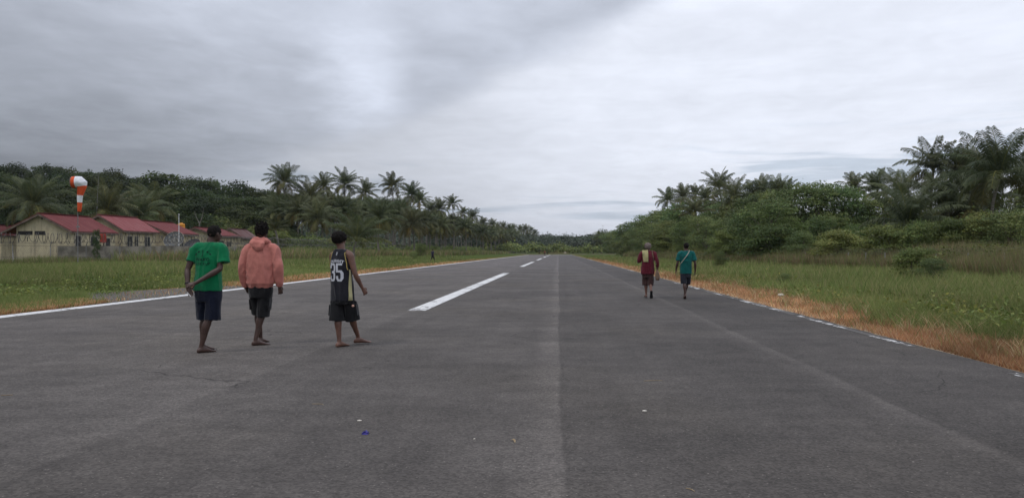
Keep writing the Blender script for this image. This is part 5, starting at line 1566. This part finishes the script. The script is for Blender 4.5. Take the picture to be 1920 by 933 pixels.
# ---- man in the green T-shirt, hands clasped behind his back
sk1 = skin_mat('skin_dark', (.068, .036, .027)); sk2 = skin_mat('skin_brown', (.145, .070, .048)); sk3 = skin_mat('skin_deep', (.078, .043, .033))
x, y = at_ground(378, 661)
g = dict(skin=sk1, head=(.130, .11, 1.615), head_yaw=R(22), chest=(.075, .07, 1.405), pelvis=(.065, .07, .95),
         armL=((-.105, .05, 1.405), (-.185, -.01, 1.13), (-.135, -.115, .895), (-.075, -.135, .80), 20), armR=((.255, .05, 1.405), (.262, -.03, 1.14), (.000, -.175, .955), (-.085, -.185, .930), 55),
         legL=((-.02, .09, .90), (-.040, .20, .47), (-.095, .22, .085), .45), legR=((.145, .06, .90), (.095, .03, .47), (.000, .0, .085), .75), palmL=(0, -1, 0.2), palmR=(-.2, .9, -.6))
e = person('g', (x, y), g)
tag(e, 'barefoot person in green T-shirt and navy shorts, hands clasped behind the back', 'person', 'people walking on the runway')
I3 = Matrix.Identity(3)
s = Soup()
trunk_rings(s, [(.055, .06, .845, .186, .135), (.058, .06, .90, .184, .135), (.062, .065, 1.05, .172, .128), (.070, .068, 1.2, .176, .130), (.075, .07, 1.32, .188, .130), (.077, .07, 1.40, .190, .112), (.082, .075, 1.45, .150, .090), (.092, .08, 1.492, .082, .068), (.095, .08, 1.503, .070, .06)], I3)
s.tube([(.02, .06, 1.42), (-.09, .05, 1.415), (-.132, .03, 1.30), (-.150, .01, 1.235)], [.075, .078, .073, .074], seg=18, rounded=False)
s.tube([(.13, .06, 1.42), (.245, .05, 1.415), (.282, .03, 1.32), (.298, .01, 1.225)], [.075, .080, .077, .083], seg=18, rounded=False)
M['green'] = cloth_mat('green_cotton', (.0045, .155, .058), (.004, .115, .045))
sh = garment('t_shirt', s, M['green'], e, .0065, .007, 3)
bv = bvh_of(sh)
M['print_dk'] = cloth_mat('dark_print', (.006, .030, .022))
cx_, = (.040,)
V, F = text_flat('IVAKO', .062, .0015, 1.05); V2, F2 = text_flat('LOCKUP', .050, .001, 1.05)
decal('print', [(a + cx_, b_ + 1.248) for a, b_ in V], F, bv, M['print_dk'], sh); decal('print', [(a + cx_, b_ + 1.196) for a, b_ in V2], F2, bv, M['print_dk'], sh)
arc = lambda r_, a0, a1, cz, n=9: [(cx_ + r_ * math.sin(R(a0 + (a1 - a0) * i / n)), cz + r_ * math.cos(R(a0 + (a1 - a0) * i / n))) for i in range(n + 1)]
paths = [(arc(.125, -58 + 22 * i, -44 + 22 * i, 1.265, 3), False) for i in range(2)] + [(arc(.125, 24 + 22 * i, 36 + 22 * i, 1.265, 3), False) for i in range(2)]
V, F = stroke_flat(paths, .018, 2); decal('print', V, F, bv, M['print_dk'], sh)
V, F = stroke_flat([([(cx_, 1.40), (cx_, 1.365)], False), ([(cx_ - .012, 1.352), (cx_ + .012, 1.352)], False), ([(cx_, 1.340), (cx_, 1.325), (cx_ - .012, 1.318)], False)], .011, 2); decal('print', V, F, bv, M['print_dk'], sh)
s = Soup()
trunk_rings(s, [(.062, .065, .70, .155, .12), (.062, .065, .80, .178, .132), (.064, .068, .92, .172, .126), (.066, .07, .98, .165, .120)], I3)
s.tube([(-.02, .08, .86), (-.028, .11, .70), (-.036, .155, .455)], [.100, .100, .099], seg=20, rounded=False); s.tube([(.150, .06, .86), (.138, .05, .70), (.128, .045, .445)], [.100, .104, .106], seg=20, rounded=False)
M['navy'] = cloth_mat('navy_twill', (.010, .013, .026), (.007, .009, .018)); garment('shorts', s, M['navy'], e, .0075, .006, 5)
hair_cap(e, (.130, .11, 1.635), (.081, .098, .088), R(22), 2, .004, .018, .012, .006)
# cigarette between his fingers
s = Soup(); s.tube([(0, 0, 0), (.055, -.02, -.05)], [.0045, .0045], seg=6, sub=1); o = s.build('cigarette', M['whitepole']); o.location = (x - .115, y - .16, .83)
tag(o, 'white cigarette held behind the back of the green T-shirt wearer', 'cigarette')
s = Soup(); s.tube([(-.178, -.075, .955), (-.135, -.095, .95)], [.0285, .0285], seg=14, sub=1, rounded=False)
s = Soup(); c_ = Vector((-.146, -.09, .945)); d_ = (Vector((-.135, -.115, .895)) - Vector((-.185, -.01, 1.13))).normalized(); u_ = d_.orthogonal().normalized(); w_ = d_.cross(u_)
s.tube([c_ + (u_ * math.cos(a) + w_ * math.sin(a)) * .033 for a in np.linspace(0, 2 * math.pi, 17)], [.007] * 17, seg=6, sub=1); s.build('wristband', M['navy'], e, True)

# ---- pink hoodie
x, y = at_ground(486, 647)
g = dict(skin=sk3, head=(.012, .07, 1.635), head_yaw=R(5), chest=(.015, .05, 1.43), pelvis=(.0, .05, .96),
         armL=((-.185, .04, 1.42), (-.262, .0, 1.15), (-.222, .06, .84), (-.200, .09, .76), 50), armR=((.215, .04, 1.42), (.290, .0, 1.15), (.275, .06, .86), (.285, .09, .77), 55),
         legL=((-.085, .07, .91), (-.075, .16, .48), (-.085, .26, .085), .2), legR=((.085, .05, .91), (.035, .06, .47), (-.045, -.01, .085), 1.05), palmL=(.6, .5, 0), palmR=(-.6, .5, 0))
e = person('p', (x, y), g)
tag(e, 'barefoot person in salmon pink hooded sweatshirt and black cargo shorts', 'person', 'people walking on the runway')
s = Soup()
trunk_rings(s, [(.0, .05, .845, .172, .130), (.0, .05, .875, .180, .138), (.003, .05, .91, .205, .155), (.006, .05, 1.02, .208, .152), (.010, .05, 1.2, .212, .148), (.014, .05, 1.33, .208, .140), (.015, .05, 1.41, .188, .122), (.015, .05, 1.465, .140, .10), (.014, .055, 1.52, .098, .080), (.013, .06, 1.54, .080, .070)], I3)
s.tube([(-.06, .05, 1.43), (-.170, .04, 1.405), (-.225, .02, 1.27), (-.252, .0, 1.14), (-.245, .03, .98), (-.230, .055, .885)], [.080, .080, .070, .064, .060, .050], seg=18, rounded=False)
s.tube([(-.234, .053, .895), (-.226, .06, .85)], [.048, .042], seg=16, sub=1, rounded=False)
s.tube([(.09, .05, 1.43), (.196, .04, 1.405), (.252, .02, 1.27), (.280, .0, 1.14), (.280, .03, .98), (.276, .055, .90)], [.080, .082, .073, .068, .062, .052], seg=18, rounded=False)
s.tube([(.281, .053, .905), (.276, .06, .865)], [.048, .042], seg=16, sub=1, rounded=False)
M['pink'] = cloth_mat('salmon_fleece', (.50, .185, .150), (.44, .158, .128)); 
ho = garment('hooded_sweatshirt', s, M['pink'], e, .0075, .008, 8)
s = Soup()   # the hood lying on the back
s.tube([(-.105, .05, 1.525), (-.085, -.02, 1.535), (-.03, -.075, 1.505), (.03, -.078, 1.50), (.095, -.02, 1.53), (.125, .05, 1.515)], [.030, .036, .042, .042, .036, .030], seg=12)
s.rings([((-.005, -.055, 1.555), (.085, 0, 0), (0, .030, 0)), ((.0, -.085, 1.50), (.112, 0, 0), (0, .036, 0)), ((.015, -.095, 1.445), (.085, 0, 0), (0, .032, 0)), ((.025, -.092, 1.40), (.040, 0, 0), (0, .018, 0)), ((.028, -.085, 1.385), (.012, 0, 0), (0, .01, 0))], 20)
s.tube([(-.075, .09, 1.55), (-.085, .0, 1.575), (-.04, -.05, 1.570), (.03, -.055, 1.560), (.095, .0, 1.565), (.09, .09, 1.54)], [.018, .022, .024, .024, .022, .018], seg=10)
garment('hood', s, M['pink'], ho, .006, .007, 12)
s = Soup()
trunk_rings(s, [(-.003, .05, .70, .158, .125), (.0, .05, .80, .172, .135), (.0, .05, .98, .165, .12)], I3)
s.tube([(-.082, .065, .86), (-.078, .10, .68), (-.070, .145, .455)], [.098, .094, .092], seg=20, rounded=False); s.tube([(.082, .05, .86), (.062, .05, .68), (.038, .055, .415)], [.100, .102, .098], seg=20, rounded=False)
M['black'] = cloth_mat('black_cotton', (.010, .010, .011), (.016, .016, .017)); so = garment('shorts', s, M['black'], e, .0075, .007, 9)
for (c, d) in (((.132, .045, .60), (.035, .13, .17)), ((-.150, .10, .60), (.035, .13, .16))):
    s = Soup(); s.box(c, d, 0, mat=Matrix.Rotation(R(6 if c[0] > 0 else -4), 4, 'Y')); s.remesh('cargo_pocket', .008, M['black'], so, 4)
s = Soup(); s.box((.110, -.078, .905), (.022, .004, .016)); s.build('label_patch', M['sock_w'], so)
hair_cap(e, (.012, .065, 1.67), (.094, .104, .105), 0, 5, .016, .022, .012, .007, 24, 90)

# ---- black basketball jersey
x, y = at_ground(648, 650)
ty = R(24)
Tm = Matrix.Rotation(-ty, 3, 'Z')
g = dict(skin=sk2, head=(-.105, .07, 1.535), head_yaw=R(28), hs=.96, chest=(-.075, .05, 1.325), pelvis=(-.062, .05, .88), torso_yaw=ty,
         armL=((-.215, .105, 1.31), (-.235, .20, 1.06), (-.13, .36, .98), (-.05, .40, .95), 40), armR=((.075, -.02, 1.315), (.150, -.045, 1.055), (.235, .04, .845), (.272, .09, .765), 60),
         legL=((-.135, .07, .84), (-.110, .04, .44), (-.092, .0, .085), .45), legR=((.015, .02, .84), (.055, .17, .45), (.085, .34, .10), 1.15, .0), palmL=(.5, 0, -.8), palmR=(-.6, .5, 0), build=.96)
e = person('j', (x, y), g)
tag(e, 'barefoot person in black number 35 basketball jersey and black cargo shorts', 'person', 'people walking on the runway')
s = Soup()
trunk_rings(s, [(-.058, .05, .665, .178, .135), (-.060, .05, .72, .176, .134), (-.064, .05, .9, .170, .130), (-.068, .05, 1.08, .166, .128), (-.072, .05, 1.2, .168, .128), (-.074, .05, 1.27, .158, .122), (-.075, .05, 1.33, .138, .112), (-.078, .05, 1.375, .118, .096), (-.084, .052, 1.412, .080, .072)], Tm)
sidev = Tm @ Vector((1, 0, 0)); fw = Tm @ Vector((0, 1, 0))
M['jersey'] = cloth_mat('black_jersey', (.011, .011, .015), (.017, .017, .022), 300, .8)
je = garment('basketball_jersey', s, M['jersey'], e, .0065, .006, 14)
bv = bvh_of(je)
M['wprint'] = cloth_mat('white_print', (.52, .53, .57), (.46, .47, .50)); M['cream'] = cloth_mat('cream_cloth', (.48, .44, .24), (.40, .37, .20)); M['gold'] = cloth_mat('gold_trim', (.40, .31, .10))
def tpx(px, py): return ((px - 648) / 129.6, (650.5 - py) / 129.6)
def digits(z0, z1, x0, x1, kind):
    q = lambda a, b_: (x0 + (x1 - x0) * a, z0 + (z1 - z0) * b_)
    if kind == '3': return [([q(.0, .74), q(0, .88), q(.2, 1), (q(.8, 1)), q(1, .86), q(1, .64), q(.82, .51), q(1, .38), q(1, .13), q(.8, 0), q(.2, 0), q(0, .13), q(0, .27)], False), ([q(.36, .51), q(.72, .51)], False)]
    return [([q(1, 1), q(0, 1), q(0, .56), q(.8, .56), q(1, .43), q(1, .13), q(.8, 0), q(.2, 0), q(0, .13), q(0, .27)], False)]
FR = (Vector((-.070, .05, 0)), sidev, fw)
zb, zt_ = .965, 1.195
V, F = stroke_flat(digits(zb, zt_, -.098, -.022, '3'), .031, 4); decal('number', V, F, bv, M['wprint'], je, .004, FR)
V, F = stroke_flat(digits(zb, zt_, .022, .098, '5'), .031, 4); decal('number', V, F, bv, M['wprint'], je, .004, FR)
V, F = text_flat('DURANT', .058, .0022, 1.04, .88)
V = [(v[0] + .008, 1.226 + v[1] - v[0] ** 2 * 1.9) for v in V]; decal('name_print', V, F, bv, M['wprint'], je, .004, FR)
V, F = stroke_flat([([(.0, 1.325), (.004, 1.368)], False)], .020, 2); decal('league_badge', V, F, bv, M['wprint'], je, .004, FR)
V, F = stroke_flat([([(-.001, 1.332), (.001, 1.346), (.004, 1.360)], False)], .006, 1); decal('league_badge', V, F, bv, M['jersey'], je, .006, FR)
# side panel in cream with slit, gold armhole trims
def drape(name, pts3, w, mat, off=.005, nrm=None, n=14):
    """ribbon laid on the jersey along 3-D guide points, pushed to the surface"""
    V = []; Fc = []
    for i, (p, wd) in enumerate(pts3):
        p = Vector(p)
        for j in range(7):
            q = p + fw * wd * (j / 6 - .5); 
            h = bv.find_nearest(q + sidev * .05); V.append(h[0] + h[1] * off)
        if i:
            b_ = (i - 1) * 7
            Fc += [(b_ + j, b_ + j + 1, b_ + j + 8, b_ + j + 7) for j in range(6)]
    o = mesh_py(name, V, Fc, mat, je, True)
    m_ = o.modifiers.new('s', 'SOLIDIFY'); m_.thickness = .002; return o
cJ = Vector((-.062, .05, 0))
drape('side_panel', [((cJ + sidev * .17 - fw * .035 + Vector((0, 0, z))), w) for z, w in ((.675, .105), (.75, .095), (.85, .08), (.95, .065), (1.05, .05), (1.12, .035))], 0, M['cream'])
for q in (1, -1):
    pts = []
    for t in np.linspace(-.55, 1, 14):
        a = t * math.pi * .5
        p = Vector((-.074, .05, 1.19)) + sidev * q * (.175 - .085 * max(0, math.sin(a)) ** 1.2 - .0 * t) + fw * (-.085 * math.cos(a * .9)) + Vector((0, 0, .17 * math.sin(a) if a > 0 else .10 * math.sin(a)))
        h = bv.find_nearest(p); pts.append(h[0] + h[1] * .004)
    s = Soup(); s.tube(pts, [.0065] * len(pts), seg=7, sub=1); s.build('armhole_trim', M['gold'] if q > 0 else M['gold'], je, True)
s = Soup()
trunk_rings(s, [(-.06, .05, .62, .160, .13), (-.06, .05, .72, .172, .135), (-.06, .05, .9, .160, .12)], Tm)
s.tube([(-.135, .065, .80), (-.140, .055, .6), (-.145, .045, .375)], [.100, .106, .112], seg=20, rounded=False); s.tube([(.02, .03, .80), (.045, .085, .6), (.062, .145, .385)], [.100, .106, .112], seg=20, rounded=False)
so = garment('shorts', s, M['black'], e, .0075, .007, 19)
for (c, d, a) in (((.138, .08, .53), (.035, .13, .16), -8), ((-.230, .06, .53), (.035, .13, .16), 4)):
    s = Soup(); s.box(c, d, 0, mat=Matrix.Rotation(R(a), 4, 'Y')); s.remesh('cargo_pocket', .008, M['black'], so, 4)
s = Soup(); s.ball((.128, -.075, .60), (.020, .006, .017)); s.build('badge', mat_noise('badge_pale', (.45, .32, .26), (.55, .30, .22), 60, 3), so, True)
hair_cap(e, (-.105, .06, 1.56), (.108, .112, .092), R(20), 9, .010, .028, .014, .0065, 34)

# ---- maroon shirt with towel and shoulder bag
x, y = at_ground(1215, 558)
g = dict(skin=sk2, voxel=.010, head=(.0, .06, 1.515), hs=.95, chest=(.005, .03, 1.31), pelvis=(-.01, .03, .86), build=.96,
         armL=((-.165, .03, 1.30), (-.265, .03, 1.09), (-.20, .24, 1.12), (-.15, .31, 1.16), 60), armR=((.185, .02, 1.30), (.265, -.03, 1.05), (.295, .05, .83), (.30, .09, .75), 45),
         legL=((-.08, .06, .82), (-.060, .08, .44), (-.050, .03, .10), -.1), legR=((.08, .0, .82), (.065, -.03, .45), (.065, -.26, .20), .1, -1.15), feet=.95)
e = person('m', (x, y), g)
tag(e, 'person in maroon shirt and brown shorts, grey hair, wearing flip-flops', 'person', 'people walking on the runway')
s = Soup()
trunk_rings(s, [(-.01, .03, .705, .205, .15), (-.01, .03, .80, .205, .15), (-.005, .03, .95, .190, .142), (0, .03, 1.1, .180, .135), (.003, .03, 1.22, .190, .135), (.005, .03, 1.31, .190, .115), (.005, .035, 1.36, .14, .09), (.003, .04, 1.40, .078, .068)], I3)
s.tube([(-.05, .03, 1.32), (-.165, .03, 1.31), (-.235, .03, 1.17), (-.262, .06, 1.09), (-.235, .15, 1.10)], [.075, .078, .068, .062, .058], seg=16, rounded=False)
s.tube([(.05, .03, 1.32), (.180, .02, 1.31), (.242, -.01, 1.15), (.270, -.02, 1.03), (.285, .02, .92)], [.075, .078, .066, .058, .055], seg=16, rounded=False)
M['maroon'] = cloth_mat('maroon_cotton', (.110, .014, .024), (.080, .010, .018)); sh = garment('shirt', s, M['maroon'], e, .009, .009, 23)
s = Soup()
trunk_rings(s, [(-.01, .03, .60, .150, .12), (-.01, .03, .72, .165, .13), (-.01, .03, .88, .155, .12)], I3)
s.tube([(-.085, .05, .80), (-.075, .06, .6), (-.068, .07, .375)], [.092, .096, .098], seg=18, rounded=False); s.tube([(.075, .02, .80), (.075, .0, .6), (.070, -.015, .36)], [.092, .096, .096], seg=18, rounded=False)
M['brown'] = cloth_mat('brown_cotton', (.050, .026, .024)); garment('shorts', s, M['brown'], e, .009, .006, 25)
M['greyhair'] = mat_noise('grey_hair', (.12, .095, .085), (.19, .155, .14), 60, 5, .95, .9, .01, .1)
s = Soup(); s.ball((.0, .045, 1.545), (.105, .112, .098), None, 20); s.ball((0, .02, 1.50), (.095, .08, .06), None, 14); s.remesh('hair', .008, M['greyhair'], e, 1, lambda q, n: .008 * noise.noise(q * 30))
for (c, yw, pt_, dn) in (((-.050, .03, .012), -.1, 0, 0),):
    s = Soup(); s.rings([((c[0], c[1] + yy, .006), (hw, 0, 0), (0, 0, .007)) for yy, hw in ((-.07, .02), (-.05, .036), (.03, .034), (.12, .048), (.17, .036), (.19, .015))], 14); fl = s.build('flip_flop', M['black'], e, True)
# raised foot's sandal, sole to the camera
a = Vector((.065, -.26, .20)); f = Vector((math.sin(.1) * math.cos(-1.15), math.cos(.1) * math.cos(-1.15), math.sin(-1.15))); u = Vector((math.cos(.1), -math.sin(.1), 0)); zz_ = u.cross(f)
s = Soup(); s.rings([(a + f * xx - zz_ * .092, u * hw, zz_ * .008) for xx, hw in ((-.075, .02), (-.055, .038), (.03, .038), (.12, .050), (.17, .040), (.195, .015))], 16); s.build('flip_flop', M['black'], e, True)
# towel over the shoulder
M['towel'] = cloth_mat('pale_yellow_towel', (.38, .34, .17), (.31, .28, .14)); bv = bvh_of(sh)
V = []; Fc = []; nu, nv = 12, 26
for j in range(nv):
    t = j / (nv - 1)
    for i in range(nu):
        u_ = i / (nu - 1) - .5; xx = -.100 + u_ * (.15 + .015 * math.sin(t * 5)) + .025 * t
        if t < .35:
            yy = .11 - .14 * t / .35; h = bv.ray_cast(Vector((xx, yy, 2)), Vector((0, 0, -1)))
        else:
            z = 1.335 - .27 * (t - .35) / .65; h = bv.ray_cast(Vector((xx, -2, z)), Vector((0, 1, 0)))
        q_n = Vector((0, -.3, .95)) if t < .35 else Vector((0, -1, .1))
        V.append(h[0] + q_n * (.014 + .007 * math.sin(u_ * 16 + t * 3)))
for j in range(nv - 1):
    for i in range(nu - 1): b_ = j * nu + i; Fc.append((b_, b_ + nu, b_ + nu + 1, b_ + 1))
o = mesh_py('towel', V, Fc, M['towel'], None, True); o.location = (x, y, 0); m_ = o.modifiers.new('s', 'SOLIDIFY'); m_.thickness = .008; m_.offset = 1
tag(o, 'pale yellow towel draped over the shoulder of the maroon shirt wearer', 'towel')
# bag
eb = empty('shoulder_bag', (x, y, 0)); M['bag'] = cloth_mat('tan_net_bag', (.17, .115, .080), (.12, .08, .055), 60)
s = Soup(); s.rings([((.255, -.07, .84), (.020, 0, 0), (0, .05, 0)), ((.262, -.07, .76), (.050, 0, 0), (0, .09, 0)), ((.270, -.07, .66), (.072, 0, 0), (0, .11, 0)), ((.272, -.07, .57), (.070, 0, 0), (0, .11, 0)), ((.272, -.07, .52), (.045, 0, 0), (0, .08, 0))], 18)
s.remesh('pouch', .009, M['bag'], eb, 4, folds(31, .006))
def strap(name, pts, w, mat, parent, bv_, off=.006):
    V = []; Fc = []
    P_ = []
    for a, b_ in zip(pts, pts[1:]):
        for j in range(8): P_.append(Vector(a).lerp(Vector(b_), j / 8))
    P_.append(Vector(pts[-1]))
    for i, p in enumerate(P_):
        if bv_:
            h = bv_.ray_cast(Vector((p.x, -2, p.z)), Vector((0, 1, 0))) if (p.y < .01 and p.z < 1.355) else (None,)
            if h[0]: p = h[0] + Vector((0, -off - .006, 0))
            else:
                h = bv_.find_nearest(p)
                if h[3] < .06: p = h[0] + h[1] * (off + .006)
        P_[i] = p
    s_ = Soup(); s_.tube(P_, [w] * len(P_), seg=8, sub=1, flat=.35, up=(1, 0, 0)); return s_.build(name, mat, parent, True)
strap('strap', [(.14, .08, 1.36), (.125, .0, 1.37), (.13, -.08, 1.30), (.17, -.11, 1.1), (.225, -.10, .95), (.255, -.07, .83)], .014, M['bag'], eb, bv)
tag(eb, 'tan net shoulder bag hanging at the side of the maroon shirt wearer', 'bag')

# ---- teal T-shirt
x, y = at_ground(1286, 560)
g = dict(skin=sk1, voxel=.010, head=(.020, .06, 1.515), hs=.93, chest=(.015, .03, 1.31), pelvis=(.0, .03, .88), build=.97,
         armL=((-.165, .03, 1.30), (-.245, .0, 1.04), (-.275, .08, .82), (-.275, .12, .74), 45), armR=((.195, .02, 1.30), (.265, -.03, 1.04), (.280, .03, .80), (.275, .07, .72), 50),
         legL=((-.08, .0, .84), (-.055, -.05, .46), (-.035, -.12, .13), .05, -.45), legR=((.08, .06, .84), (.065, .20, .46), (.015, .30, .085), .1), feet=.95)
e = person('t', (x, y), g)
tag(e, 'barefoot person in teal T-shirt and dark shorts with a strap across the back', 'person', 'people walking on the runway')
s = Soup()
trunk_rings(s, [(.005, .03, .735, .172, .13), (.005, .03, .85, .176, .132), (.008, .03, 1.0, .170, .128), (.012, .03, 1.12, .174, .130), (.015, .03, 1.23, .190, .130), (.015, .03, 1.31, .192, .112), (.016, .035, 1.36, .145, .09), (.018, .04, 1.40, .078, .066)], I3)
s.tube([(-.04, .03, 1.32), (-.160, .03, 1.315), (-.205, .015, 1.20), (-.225, .005, 1.11)], [.075, .080, .072, .072], seg=16, rounded=False); s.tube([(.07, .03, 1.32), (.190, .02, 1.315), (.232, .0, 1.20), (.250, -.015, 1.11)], [.075, .080, .072, .072], seg=16, rounded=False)
M['teal'] = cloth_mat('teal_cotton', (.006, .095, .085), (.005, .072, .066)); sh = garment('t_shirt', s, M['teal'], e, .009, .008, 41); bv = bvh_of(sh)
s = Soup()
trunk_rings(s, [(.0, .03, .62, .150, .12), (.0, .03, .75, .165, .13), (.0, .03, .9, .155, .12)], I3)
s.tube([(-.080, .01, .80), (-.075, -.01, .62), (-.068, -.03, .445)], [.090, .090, .090], seg=18, rounded=False); s.tube([(.078, .05, .80), (.075, .09, .62), (.070, .14, .43)], [.090, .090, .090], seg=18, rounded=False)
M['dgrey'] = cloth_mat('dark_grey_denim', (.020, .022, .030)); garment('shorts', s, M['dgrey'], e, .009, .005, 43)
hair_cap(e, (.020, .055, 1.535), (.076, .092, .086), 0, 22, .004, .016, .012, .008)
eb = empty('sling_bag', (x, y, 0)); M['strap'] = cloth_mat('pale_strap', (.36, .33, .27))
strap('strap', [(.105, .06, 1.395), (.095, -.02, 1.385), (.06, -.09, 1.33), (-.02, -.12, 1.22), (-.10, -.11, 1.11), (-.16, -.05, 1.02), (-.17, .08, .98), (-.10, .17, .96)], .011, M['strap'], eb, bv)
s = Soup(); s.rings([((-.06, .19, .86), (.07, 0, 0), (0, .03, 0)), ((-.06, .19, .88), (.09, 0, 0), (0, .04, 0)), ((-.06, .19, .99), (.09, 0, 0), (0, .04, 0)), ((-.06, .19, 1.01), (.07, 0, 0), (0, .03, 0))], 16); s.build('pouch', M['bag'], eb, True)
tag(eb, 'sling bag worn in front by the teal T-shirt wearer, pale strap across the back', 'bag')

# cloth lies outside the skin, and shirts hang outside the shorts
def tuck(inner, outer, gap=.005, reach=.045):
    tr = bvh_of(outer); me = inner.data
    co = [v.co.copy() for v in me.vertices]; nr_ = [v.normal.copy() for v in me.vertices]
    for i, (p, n) in enumerate(zip(co, nr_)):
        h = tr.find_nearest(p, reach)
        if h[0] is None: continue
        if (p - h[0]).dot(h[1]) > -gap and n.dot(h[1]) > .35: me.vertices[i].co = h[0] - h[1] * gap
    me.update()
for pr in [o for o in COL.objects if o.name.startswith('person')]:
    ch = {c.name.split('.')[0]: c for c in pr.children}
    up_ = next((ch[k_] for k_ in ('t_shirt', 'hooded_sweatshirt', 'basketball_jersey', 'shirt') if k_ in ch), None)
    tuck(ch['body'], ch['shorts'])
    tuck(ch['body'], up_, .003, .014) if 'basketball_jersey' in ch else tuck(ch['body'], up_)
    tuck(ch['shorts'], up_, .004)

# ---- distant figures
def far_person(lab, px, py, sc, shirt, short, sk, stride=.28, rz=0.0, vox=.016):
    x, y = at_ground(px, py) if not isinstance(py, tuple) else (X_at(px, py[0]), py[0])
    st = stride
    g = dict(skin=sk, voxel=vox, head=(.0, .06, 1.55), hs=.95, chest=(0, .03, 1.33), pelvis=(0, .0, .9), build=.95,
             armL=((-.17, .02, 1.32), (-.22, .05, 1.06), (-.21, .20, .86), (-.21, .24, .78), 45), armR=((.17, .02, 1.32), (.22, -.07, 1.06), (.22, -.05, .82), (.22, -.03, .74), 45),
             legL=((-.08, .0, .86), (-.08, -st * .25, .47), (-.07, -st, .12), 0, -.5), legR=((.08, .0, .86), (.08, st * .7, .48), (.07, st, .085), 0))
    e = person('f', (x, y, 0 if isinstance(py, int) or isinstance(py, float) else py[1]), g, rz)
    s = Soup(); trunk_rings(s, [(0, .01, .76, .17, .125), (0, .02, 1.0, .165, .12), (0, .03, 1.22, .18, .125), (0, .03, 1.32, .18, .10), (0, .04, 1.40, .07, .06)], I3)
    for q in (-1, 1): s.tube([(.05 * q, .03, 1.33), (.165 * q, .02, 1.325), (.205 * q, .0 - .02 * q, 1.16)], [.07, .072, .062], seg=12, rounded=False)
    s.remesh('shirt', .014, shirt, e, 2)
    s = Soup(); trunk_rings(s, [(0, 0, .64, .14, .11), (0, 0, .78, .16, .12), (0, 0, .9, .15, .11)], I3)
    s.tube([(-.08, 0, .8), (-.08, -st * .2, .48)], [.088, .084], seg=12, sub=1, rounded=False); s.tube([(.08, 0, .8), (.08, st * .62, .47)], [.088, .084], seg=12, sub=1, rounded=False)
    s.remesh('shorts', .014, short, e, 2)
    hair_cap(e, (0, .055, 1.57), (.078, .092, .086), 0, 3, .003, .016, .012, .014)
    e.scale = (sc, sc, sc)
    tag(e, lab, 'person', 'people far down the runway')
    return e
M['navyshirt'] = cloth_mat('navy_shirt', (.013, .014, .035)); M['orangeshirt'] = cloth_mat('orange_shirt', (.20, .075, .040)); 
far_person('distant person in navy shirt and black shorts striding along the brown verge', 811, 492.2, 1.0, M['navyshirt'], M['black'], sk1, .34, R(-38))
far_person('tiny distant person in rusty orange shirt beside the centre line', 1021.4, 479.7, 1.05, M['orangeshirt'], M['black'], sk2, .2)
far_person('tiny distant dark figure at the far end, on the hut side of the orange one', 1011.2, (312.0, -.05), .82, M['black'], M['black'], sk1, .15)
far_person('tiny distant dark figure at the far end, beyond the orange one', 1026.0, (288.0, 0), .80, M['dgrey'], M['black'], sk1, .3)
